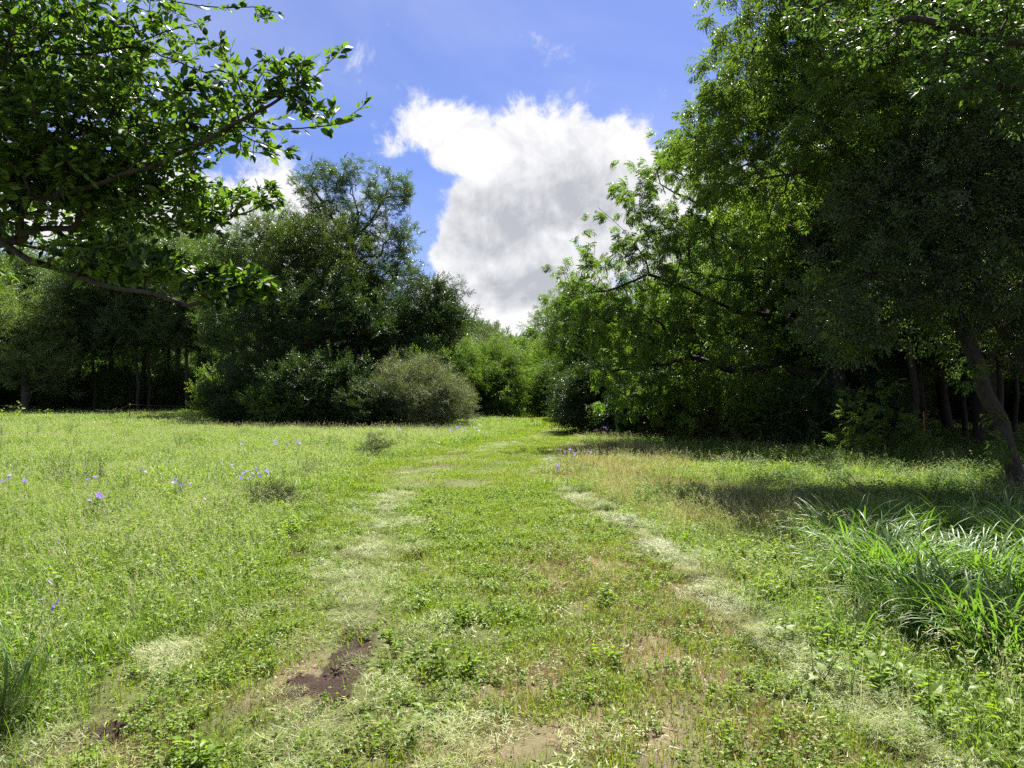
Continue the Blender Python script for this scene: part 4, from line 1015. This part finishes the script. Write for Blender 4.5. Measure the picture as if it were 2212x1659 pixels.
S_HAY2 = scatter_group('hay_wisps_wide', [hay_patch('hay_wisp', [G_HAY, G_HAYG], .22, 230, i, w=.004) for i in K])
S_MOWN3 = scatter_group('mown_tufts_far', [patch('mown_tuft', [G_MOWN], 1.2, 900, .05, .11, .018, (0.1, .8), (.1, .9), 2, i) for i in K])
S_MEAD3 = scatter_group('meadow_tufts_far', [patch('meadow_tuft', [G_MEAD, G_SEED], 1.2, 1000, .08, .24, .018, (0.05, .8), (.3, 1.5), 2, i, seeds=15, seed_h=(.2, .36)) for i in K])

def cand(y0, y1, dens, wide=0.80):
    """even random points in the strip between y0 and y1 that the view could see"""
    n = int((y1 ** 2 - y0 ** 2) * wide * dens)
    y = np.sqrt(rng.uniform(y0 * y0, y1 * y1, n)); x = rng.uniform(-wide, wide, n) * y
    return x, y
def sow(name, group, x, y, keep, smin=.8, smax=1.25, tilt=.08, zoff=0.0, vary=0.0):
    k = rng.random(len(x)) < keep
    x, y = x[k], y[k]; n = len(x)
    hv = 1 + vary * vnoise(x, y, 1.6, 11) + vary * .6 * vnoise(x, y, .5, 12)
    pos = np.stack([x, y, gz(x, y) + zoff], -1)
    rot = np.stack([rng.normal(size=n) * tilt, rng.normal(size=n) * tilt, rng.random(n) * 6.283], -1)
    return pos, rot, rng.uniform(smin, smax, n) * hv
def emit(name, group, chunks, label):
    p, r_, s = (np.concatenate([c[i] for c in chunks]) for i in range(3))
    o = scatter(name, group, p, r_, s); tag(o, label, None); return o
def fields(x, y):
    mo = mown(x, y); dR = pdist(x, y, RLINE); dL = pdist(x, y, LLINE); dC = pdist(x, y, CORNER); dM = pdist(x, y, MIDSTREAK)
    dR2 = np.where(mo, dR, dR * 2.2)
    hay = np.maximum.reduce([np.exp(-(dR2 / (.14 + .010 * y)) ** 2), np.exp(-((dL + .10 * vnoise(x, y, .5, 21)) / (.14 + .010 * y)) ** 2) * (.75 + .25 * vnoise(x, y, .9, 22)), .30 * np.exp(-(dL / .55) ** 2) * (vnoise(x, y, .3, 27) > 0), (.75 + .25 * vnoise(x, y, .4, 24)) * np.exp(-(dC / .24) ** 2), (.25 + .35 * vnoise(x, y, .4, 23)) * np.exp(-(dM / .38) ** 2)])
    dirt = np.clip(blobs(x, y, DIRT) * 1.7, 0, 1)
    return mo, hay, dirt, blobs(x, y, BROWN), blobs(x, y, RED)
# right-hand floor in tree shade: more weeds than grass
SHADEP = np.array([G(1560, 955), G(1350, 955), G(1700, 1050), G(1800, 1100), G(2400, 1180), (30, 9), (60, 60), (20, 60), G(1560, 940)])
YN, YM, YF = 12.0, 34.0, 130.0
x, y = cand(1.6, YN, 62, .95); mo, hay, dirt, br, rd_ = fields(x, y); sh = inpoly(x, y, SHADEP)
clear = np.where(dirt > .38, .02, 1.0)
thinb = 1 - .55 * br
c_mown = [sow('', None, x, y, mo * clear * thinb * (1 - .55 * hay))]
rdn = np.clip(rd_ * 1.6 + .5 * (vnoise(x, y, 1.1, 4) > .25) * (x > 0), 0, 1)
edge_gap = np.where(pdist(x, y, RLINE) < .10, 0, 1)
c_mead = [sow('', None, x, y, (~mo) * clear * (1 - rdn) * .62 * edge_gap, vary=.28)]
c_red = [sow('', None, x, y, (~mo) * clear * rdn * .6 * edge_gap * (~sh), vary=.2)]
x2, y2 = cand(1.6, YN, 46, .95); mo, hay, dirt, br, rd_ = fields(x2, y2)
cl2 = np.where(dirt > .38, .03, 1.0)
c_hay = [sow('', None, x2, y2, hay * np.where(dirt > .38, .12, 1), .7, 1.2, .2, .03), sow('', None, x2, y2, np.where(pdist(x2, y2, RLINE) < .16, .9, 0), .7, 1.1, .25, .06)]
c_scrap = [sow('', None, x2, y2, mo * .5 * cl2, .7, 1.2, .1, .012)]
c_dry = [sow('', None, x2, y2, mo * np.clip(br * 1.5, 0, 1) * cl2 + (~mo) * .05)]
c_clov = [sow('', None, x2, y2, np.clip(.38 + .35 * vnoise(x2, y2, .8, 6), .12, .9) * cl2 * (1 - .6 * hay))]
lw_ = np.where(mo, .018, .15 + .35 * (vnoise(x2, y2, 1.1, 31) > .3)) + np.where((x2 > 1.5) & ~mo & (y2 < 7), .35, 0)
c_broad = [sow('', None, x2, y2, lw_ * (1 + vnoise(x2, y2, 1.3, 7)) * cl2, .35, .95)]
# middle distance
x, y = cand(YN, YM, 5.2, .84); mo, hay, dirt, br, rd_ = fields(x, y); sh = inpoly(x, y, SHADEP)
rdn = np.clip(rd_ * 1.6 + .45 * (vnoise(x, y, 2.1, 4) > .35) * (x > 1), 0, 1)
d_mown = [sow('', None, x, y, mo * (1 - .5 * hay) * .9)]
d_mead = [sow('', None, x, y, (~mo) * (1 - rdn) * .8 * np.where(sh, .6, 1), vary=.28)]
d_red = [sow('', None, x, y, (~mo) * rdn * .8 * (~sh))]
x, y = cand(YN, YM, 26, .84); mo, hay, dirt, br, rd_ = fields(x, y)
d_hay = [sow('', None, x, y, mo * hay * .6, .7, 1.1, .05, .01)]
x, y = cand(YM, YF, .95, .95); mo = mown(x, y); bare = (y > 60) & (np.abs(x) > 4)
e_mown = [sow('', None, x, y, mo * 1.0)]
e_mead = [sow('', None, x, y, (~mo) * 1.0, vary=.2)]
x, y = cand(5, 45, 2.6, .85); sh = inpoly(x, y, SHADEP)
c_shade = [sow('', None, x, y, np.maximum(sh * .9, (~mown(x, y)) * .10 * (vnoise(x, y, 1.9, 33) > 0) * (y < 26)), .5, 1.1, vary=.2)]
x, y = cand(4, 34, 1.3, .84); mo = mown(x, y)
c_forb = [sow('', None, x, y, (~mo) * np.clip(.08 + .45 * (vnoise(x, y, 2.4, 9) > .3), 0, 1) * np.where(x < 0, 1, .3), .6, 1.15)]
emit('mown_grass', S_MOWN, c_mown, 'short mown grass along the path in front')
emit('meadow_grass', S_MEAD, c_mead, 'uncut green meadow grass with pale seed heads nearby')
emit('ripening_grass', S_REDT, c_red, 'straw and reddish tinted uncut grass right of the path')
emit('hay_clippings', S_HAY, c_hay, 'pale cut hay lying in lines along the mown edges')
emit('leaf_litter', S_SCRAP, c_scrap, 'pale chopped scraps lying in the mown grass')
emit('dry_grass', S_DRY, c_dry, 'brown dry stubble in patches on the mown path')
emit('low_weeds', S_CLOV, c_clov, 'small round-leaved weeds creeping through the grass')
emit('leafy_weeds', S_BROAD, c_broad, 'bright broad-leaved weeds among the uncut grass')
emit('mown_grass', S_MOWN2, d_mown, 'short mown grass along the path in the middle distance')
emit('meadow_grass', S_MEAD2, d_mead, 'uncut meadow grass in the middle distance')
emit('ripening_grass', S_REDT2, d_red, 'straw tinted grass in the middle distance')
emit('hay_clippings', S_HAY2, d_hay, 'pale cut hay strewn along the path in the middle distance')
emit('mown_grass', S_MOWN3, e_mown, 'mown path grass far off at the bend')
emit('meadow_grass', S_MEAD3, e_mead, 'meadow grass far off along the woods')
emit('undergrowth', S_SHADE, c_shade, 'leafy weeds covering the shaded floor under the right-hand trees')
emit('wiry_weeds', S_FORB, c_forb, 'thin dark wiry weeds standing in the meadow')

# ---------------------------------------------------------------- tall arching tussocks on the right
def arch_blade(L, w, lean, bend, seed):
    m = MB(); rs = np.random.default_rng(seed)
    x = np.zeros(3); pts = []; h = np.array((1.0, 0, 0)); segs = 9
    sd = np.array((0, 1.0, 0)); p = np.zeros(3)
    for k in range(segs + 1):
        t = k / segs; a = lean + bend * t ** 1.7; wd = w * min(1, .55 + 1.6 * t) * (1 - t ** 3.2) * .5
        nrm = np.array((-math.cos(a), 0, math.sin(a)))
        if k < segs: m.v += [tuple(p - sd * wd + nrm * wd * .35), tuple(p), tuple(p + sd * wd + nrm * wd * .35)]
        else: m.v.append(tuple(p))
        p = p + (h * math.sin(a) + np.array((0, 0, math.cos(a)))) * L / segs
    for k in range(segs - 1):
        i = 3 * k; m.f += [(i, i + 1, i + 4, i + 3), (i + 1, i + 2, i + 5, i + 4)]; m.mi += [0, 0]
    i = 3 * (segs - 1); m.f += [(i, i + 1, i + 3), (i + 1, i + 2, i + 3)]; m.mi += [0, 0]
    me = m.mesh('blade', [G_TUSS]); me.polygons.foreach_set('use_smooth', np.ones(len(me.polygons), bool)); return me
BLADES = [arch_blade(1, w, l, b_, i) for i, (w, l, b_) in enumerate([(.020, .1, 1.9), (.024, .2, 1.6), (.019, .05, 2.3), (.025, .15, 1.3), (.020, .3, 1.9), (.024, .1, 1.0), (.018, .25, 2.4), (.026, .05, 1.6)])]
S_BL = scatter_group('tussock_blades', BLADES)
def tussock(x, y, h, nb, nr, label, rad=.16):
    p = g3(x, y); root = empty('grass_tussock', tuple(p)); tag(root, label, 'grass tussock', 'tall arching grass tussocks on the right')
    def one():
        a = rng.random() * 6.283; q = rad * math.sqrt(rng.random())
        yaw = a + rng.normal() * .7
        return (q * math.cos(a), q * math.sin(a), -0.01), (rng.normal() * .12, rng.normal() * .12 + q * .8, yaw), h * rng.uniform(.65, 1.25)
    for k in range(nb):
        l, r_, s = one(); o = link('blade', BLADES[int(rng.integers(0, 8))], root); o.location = l; o.rotation_euler = r_; o.scale = (s, s, s)
    rest = [one() for _ in range(nr)]
    scatter('grass_blades', S_BL, [t[0] for t in rest], [t[1] for t in rest], [t[2] * .85 for t in rest], root)
TS = [(1850, 1215, .78, 'tall grass tussock at the far left corner of the tall stand'), (1965, 1195, .74, 'tall grass tussock at the back of the stand, second from its left corner'),
      (2085, 1200, .74, 'tall grass tussock at the back of the stand, half in tree shade'), (2195, 1215, .78, 'tall grass tussock at the back of the stand by the picture edge'),
      (1905, 1285, .72, 'tall grass tussock on the open left side of the stand'), (2000, 1290, .72, 'tall glossy grass tussock in the middle of the stand'), (2105, 1300, .74, 'tall glossy grass tussock right of the middle of the stand'),
      (2215, 1320, .76, 'tall glossy grass tussock in the middle of the stand, cut by the right edge'), (1985, 1350, .58, 'shorter grass tussock at the near left front of the stand'), (2095, 1385, .66, 'grass tussock at the near front of the stand'),
      (2200, 1430, .68, 'nearest grass tussock of the stand at the right edge'), (1840, 1400, .42, 'small separate tuft of wide blades in front of the tall stand'), (2280, 1260, .8, 'tall grass tussock just beyond the right edge of the view, tips showing'),
      (1930, 1150, .6, 'thin shaded grass tussock behind the tall stand'), (2150, 1150, .62, 'thin shaded grass tussock behind the tall stand, nearest the leaning trunk')]
for i, (x, y, h, lab) in enumerate(TS): tussock(x, y, h, 40 if i != 11 else 26, 320 if i != 11 else 50, lab, .30 if i != 11 else .1)
# smaller pale tufts in the left meadow and the corner
for x, y, h, lab in [(60, 960, .5, 'wide-bladed pale grass tuft at the left edge of the far meadow'), (185, 975, .45, 'wide-bladed pale grass tuft in the far left meadow, right of the edge tuft'), (60, 1450, .42, 'dark green grass tuft in the lower left corner'), (10, 1560, .45, 'dark green grass tuft at the very bottom left edge'), (20, 1330, .4, 'light green grass tuft low on the left edge')]:
    tussock(x, y, h, 22, 50, lab, .18 if y > 1100 else .5)

# ---------------------------------------------------------------- single broad-leaved weeds
WL = [one_leaf('weed_leaf', G_BROAD, .5, .2, 0), one_leaf('weed_leaf', G_BROAD, .42, .35, 1)]
def weed(x, y, h, n, ll, label, spread=1.0, name='broadleaf_weed'):
    p = g3(x, y); root = empty(name, tuple(p)); tag(root, label, 'weed', 'broad-leaved weeds standing in the grass')
    m = MB(); stems = []
    for s in range(max(1, n // 7)):
        t = np.array((rng.normal() * h * .35 * spread, rng.normal() * h * .35 * spread, h * rng.uniform(.75, 1.1))); stems.append(t); m.stick((0, 0, -.01), t, .003, .0018, sides=4)
    link('stem', m.mesh('stem', [G_FORB]), root)
    for k in range(n):
        t = stems[k % len(stems)]; f = .15 + .85 * ((k // len(stems)) + .5) / (n / len(stems)); f = min(f, 1); a = k * 2.4
        o = link('leaf', WL[k % 2], root); o.location = t * f; o.rotation_euler = (rng.normal() * .3, -rng.uniform(0, .7), a); s = ll * rng.uniform(.7, 1.2) * (1.1 - .4 * f); o.scale = (s, s, s)
for a in [(905, 1560, .10, 10, .11, 'bright flat-leaved weed in the mown hay below the dirt patch'), (960, 1610, .10, 7, .09, 'small bright weed nearest the bottom of the view, right of the flat-leaved one'),
          (1690, 1400, .2, 14, .09, 'leafy weed at the right hay line where it widens'), (1760, 1480, .28, 18, .10, 'dark leafy weed hugging the right hay line'), (1900, 1500, .3, 18, .10, 'leafy weed right of the dark one at the hay line'),
          (2010, 1560, .3, 16, .11, 'large-leaved weed near the bottom right corner'), (2120, 1500, .34, 18, .10, 'tall leafy weed below the tall grass stand'), (2190, 1600, .3, 16, .12, 'large-leaved weed in the bottom right corner'),
          (1350, 1130, .25, 14, .08, 'leafy weed just outside the right hay line in the mid meadow'), (1480, 1190, .28, 14, .08, 'leafy weed outside the right hay line, nearer than the mid meadow one'), (1560, 1240, .26, 14, .08, 'leafy weed where the hay line turns to the corner'),
          (1830, 1420, .24, 16, .09, 'leafy weed at the foot of the small separate grass tuft'), (1010, 1345, .06, 8, .06, 'small pale weed in the centre of the mown path'), (520, 1230, .14, 12, .08, 'dark flat weed in the left meadow near the mown edge'),
          (150, 1310, .26, 14, .10, 'pale-leaved weed low on the left side'), (330, 1365, .10, 8, .08, 'yellow-green weed beside the left hay wisps'), (600, 1330, .10, 8, .06, 'small weed left of the path hay'),
          (45, 912, 1.2, 26, .30, 'tall nettle-like weed at the far left in front of the bare trunk'), (105, 915, 1.0, 24, .28, 'tall nettle-like weed right of the bare trunk at the far left'), (5, 918, .9, 20, .26, 'tall nettle-like weed at the far left edge'),]:
    weed(*a)
for x_, y_, rx_, ry_, Y_, lab in [(812, 968, 34, 24, 18.2, 'round dark herb clump alone at the mown edge of the left meadow'), (595, 1078, 46, 26, 10.2, 'dark leafy clump below the largest violet flowers in the left meadow')]:
    bush('herb_clump', x_, y_, rx_, ry_, Y_, rx_ * Y_ / FD, F_HERB, 70, lab, cat='weed', per=2, sscale=.5, r_base=.01, step=.12, gap=1.0)

# ---------------------------------------------------------------- violet wildflowers
def flower_mesh():
    m = MB()
    for k in range(5):
        a = k * 2 * math.pi / 5; d = np.array((math.cos(a), math.sin(a), .25)); m.leaf((0, 0, 0), d, (0, 0, 1), 1, .85, .1, True, fold=.1)
    return m.mesh('flower_head', [M_PETAL])
FM = flower_mesh()
def flower(x, y, h, heads, label, size=.022, spread=.12):
    p = g3(x, y); root = empty('wildflower', tuple(p)); tag(root, label, 'wildflower', 'violet wildflowers in the meadow')
    m = MB(); hs = []
    for k in range(heads):
        t = np.array((rng.normal() * spread, rng.normal() * spread * .6, h * rng.uniform(.85, 1.15))); hs.append(t); m.stick((t[0] * .3, t[1] * .3, 0), t, .002, .0014)
    link('stem', m.mesh('stem', [G_FORB]), root)
    for t in hs:
        o = link('flower_head', FM, root); o.location = t; s = size * rng.uniform(.8, 1.25); o.scale = (s, s, s); o.rotation_euler = (rng.normal() * .5 + .5, rng.normal() * .5, rng.random() * 6)
for a in [(560, 1085, .45, 11, 'largest violet flower cluster, in the left meadow above the dark leafy clump', .03, .14), (205, 1150, .38, 4, 'violet flower pair on the left side, below the middle of the meadow', .03, .05),
          (380, 1105, .42, 5, 'violet flowers left of the largest cluster', .026, .09), (197, 1095, .42, 3, 'violet flower straight above the pair on the left side', .028, .04), (52, 1088, .4, 2, 'pale violet flower near the left edge, second in from it', .028, .04),
          (15, 1095, .4, 3, 'violet flower at the left edge of the meadow', .03, .04), (118, 1400, .28, 3, 'nearest violet flowers, low on the left side', .026, .05), (95, 1335, .3, 1, 'single violet flower just above the nearest ones', .026, .02),
          (128, 1235, .3, 1, 'single violet flower between the nearest ones and the pair', .02, .02), (1238, 1020, .4, 9, 'violet flower cluster right of the path where the hay line bends', .034, .22), (1305, 948, .42, 5, 'distant violet flowers right of the far path bend', .04, .2),
          (985, 955, .42, 5, 'distant violet flowers at the left rim of the path', .042, .35), (1010, 950, .42, 5, 'distant violet flowers nearest the path rim under the grey bush', .042, .25), (900, 950, .42, 9, 'distant row of violet flowers in front of the grey bush', .042, .9),
          (590, 985, .42, 4, 'distant violet flowers in the middle of the left meadow', .036, .2), (655, 985, .4, 3, 'distant violet flower just right of the middle meadow ones', .036, .15), (300, 1080, .42, 2, 'violet flowers between the left pair and the largest cluster', .026, .1),
          (480, 1040, .4, 2, 'small violet flower up and left of the largest cluster', .026, .08), (520, 985, .4, 3, 'distant violet flowers left of the middle meadow ones', .036, .2), (1195, 1042, .3, 2, 'violet flower beside the hay line, nearest to the bend cluster', .03, .05), (445, 1130, .36, 1, 'pale violet flower below and right of the left-of-cluster ones', .026, .02)]:
    flower(*a)

# ---------------------------------------------------------------- wire fence, stake, sticks, soil clods
WHITE = plain_mat('wire_metal', (.22, .22, .19), .5, .5); DARKP = plain_mat('post_paint', (.03, .03, .03), .6, .3); ORANGE = plain_mat('yellow_plastic', (.65, .33, .03), .5, .4)
pp = D(280, 915, 45); pp[2] = 0
fr = empty('wire_fence', tuple(pp)); tag(fr, 'single thin fence wire on a black post in front of the left-hand wood', 'fence')
m = MB(); m.stick((0, 0, -.1), (0, 0, .98), .022, .022, sides=8); link('post', m.mesh('post', [DARKP]), fr)
m = MB(); m.stick((0, 0, .97), (0, 0, 1.06), .045, .03, sides=8); m.stick((0, -.05, 1.0), (0, .05, 1.0), .02, .02, sides=6); link('insulator', m.mesh('insulator', [ORANGE]), fr)
m = MB()
ends = [np.array((-3.9, 3, .62)), np.array((0, 0, 1.0)), np.array((8.6, 9, 1.0))]
for a_, b_ in zip(ends, ends[1:]):
    for k in range(10):
        f0, f1 = k / 10, (k + 1) / 10
        q = lambda f: a_ + (b_ - a_) * f - np.array((0, 0, .22)) * 4 * f * (1 - f)
        m.stick(q(f0), q(f1), .004, .004, sides=4)
link('wire', m.mesh('wire', [WHITE]), fr)
def small_post(x, y, h, name, mat, label):
    p = g3(x, y); m = MB(); m.stick((0, 0, -.1), (0.01, 0, h), .02, .02, sides=6); m.stick((.01, 0, h), (.012, 0, h + .03), .02, .006, sides=6)
    o = link(name, m.mesh(name, [mat])); o.location = p; tag(o, label, 'post'); return o
sr = empty('survey_stake', tuple(g3(1997, 972))); tag(sr, 'thin stake with a faded red upper end on the shaded floor', 'stake')
m = MB(); m.stick((0, 0, -.1), (0, 0, .55), .022, .022, sides=4); link('stake_foot', m.mesh('stake_foot', [plain_mat('weathered_wood', (.16, .11, .07), .8)]), sr)
m = MB(); m.stick((0, 0, .55), (-.02, 0, 1.12), .026, .022, sides=4); m.stick((-.02, 0, 1.12), (-.02, 0, 1.15), .022, .008, sides=4); link('painted_top', m.mesh('painted_top', [plain_mat('faded_red_paint', (.60, .10, .07), .6)]), sr)
def stick_thing(a, b_, r, label, fork=True):
    a = np.array(a); b_ = np.array(b_); m = MB(); d = b_ - a; L = np.linalg.norm(d); q = [a * 0]
    for k in range(1, 7): q.append(d * k / 6 + rng.normal(size=3) * L * .02)
    for k in range(6): m.stick(q[k], q[k + 1], r * (1 - k * .13), r * (1 - (k + 1) * .13), sides=5)
    if fork: m.stick(q[3], q[3] + unit(d) * L * .3 + np.array((0, -.03, L * .16)), r * .5, r * .2, sides=4)
    o = link('fallen_stick', m.mesh('fallen_stick', [BARK2])); o.location = a; tag(o, label, 'stick')
a3 = g3(1930, 1100); stick_thing(a3, a3 + np.array((-.55, .5, .42)), .022, 'dead forked branch poking out of the shaded weeds behind the tall grass')
a3 = g3(695, 1525); stick_thing(a3 + (0, 0, .04), g3(735, 1500) + np.array((0.02, 0, .05)), .004, 'thin dry stalk across the near end of the dirt patch', False)
a3 = g3(662, 1475); stick_thing(a3 + (0, 0, .02), g3(668, 1385) + np.array((0, 0, .09)), .004, 'thin dry stem left of the dirt patch', False)
# clods
def clods():
    P_ = []; S = []
    for (px, py, rx, ry) in DIRT[:9]:
        cx, cy_ = G(px, py); wx = abs(G(px + rx, py)[0] - cx); wy = abs(G(px, py - ry)[1] - G(px, py + ry)[1]) / 2
        for _ in range(int(420 * min(1, wx * wy * 8)) + 30):
            x = cx + rng.normal() * wx * .5; y = cy_ + rng.normal() * wy * .5; P_.append((x, y, float(gz(x, y)) - .01)); S.append(rng.uniform(.006, .034))
    ms = []
    for s in range(3):
        rs = np.random.default_rng(s); m = MB()
        t = (1 + 5 ** .5) / 2; V = [(-1, t, 0), (1, t, 0), (-1, -t, 0), (1, -t, 0), (0, -1, t), (0, 1, t), (0, -1, -t), (0, 1, -t), (t, 0, -1), (t, 0, 1), (-t, 0, -1), (-t, 0, 1)]
        m.v = [tuple(np.array(v) * .55 * rs.uniform(.6, 1.25)) for v in V]
        m.f = [(0, 11, 5), (0, 5, 1), (0, 1, 7), (0, 7, 10), (0, 10, 11), (1, 5, 9), (5, 11, 4), (11, 10, 2), (10, 7, 6), (7, 1, 8), (3, 9, 4), (3, 4, 2), (3, 2, 6), (3, 6, 8), (3, 8, 9), (4, 9, 5), (2, 4, 11), (6, 2, 10), (8, 6, 7), (9, 8, 1)]
        m.mi = [0] * 20; ms.append(m.mesh('clod', [M_SOIL]))
    o = scatter('soil_clods', scatter_group('soil_clods', ms), P_, rng.random((len(P_), 3)) * 6, S); tag(o, 'crumbs of dark turned soil in the bare patches')
clods()
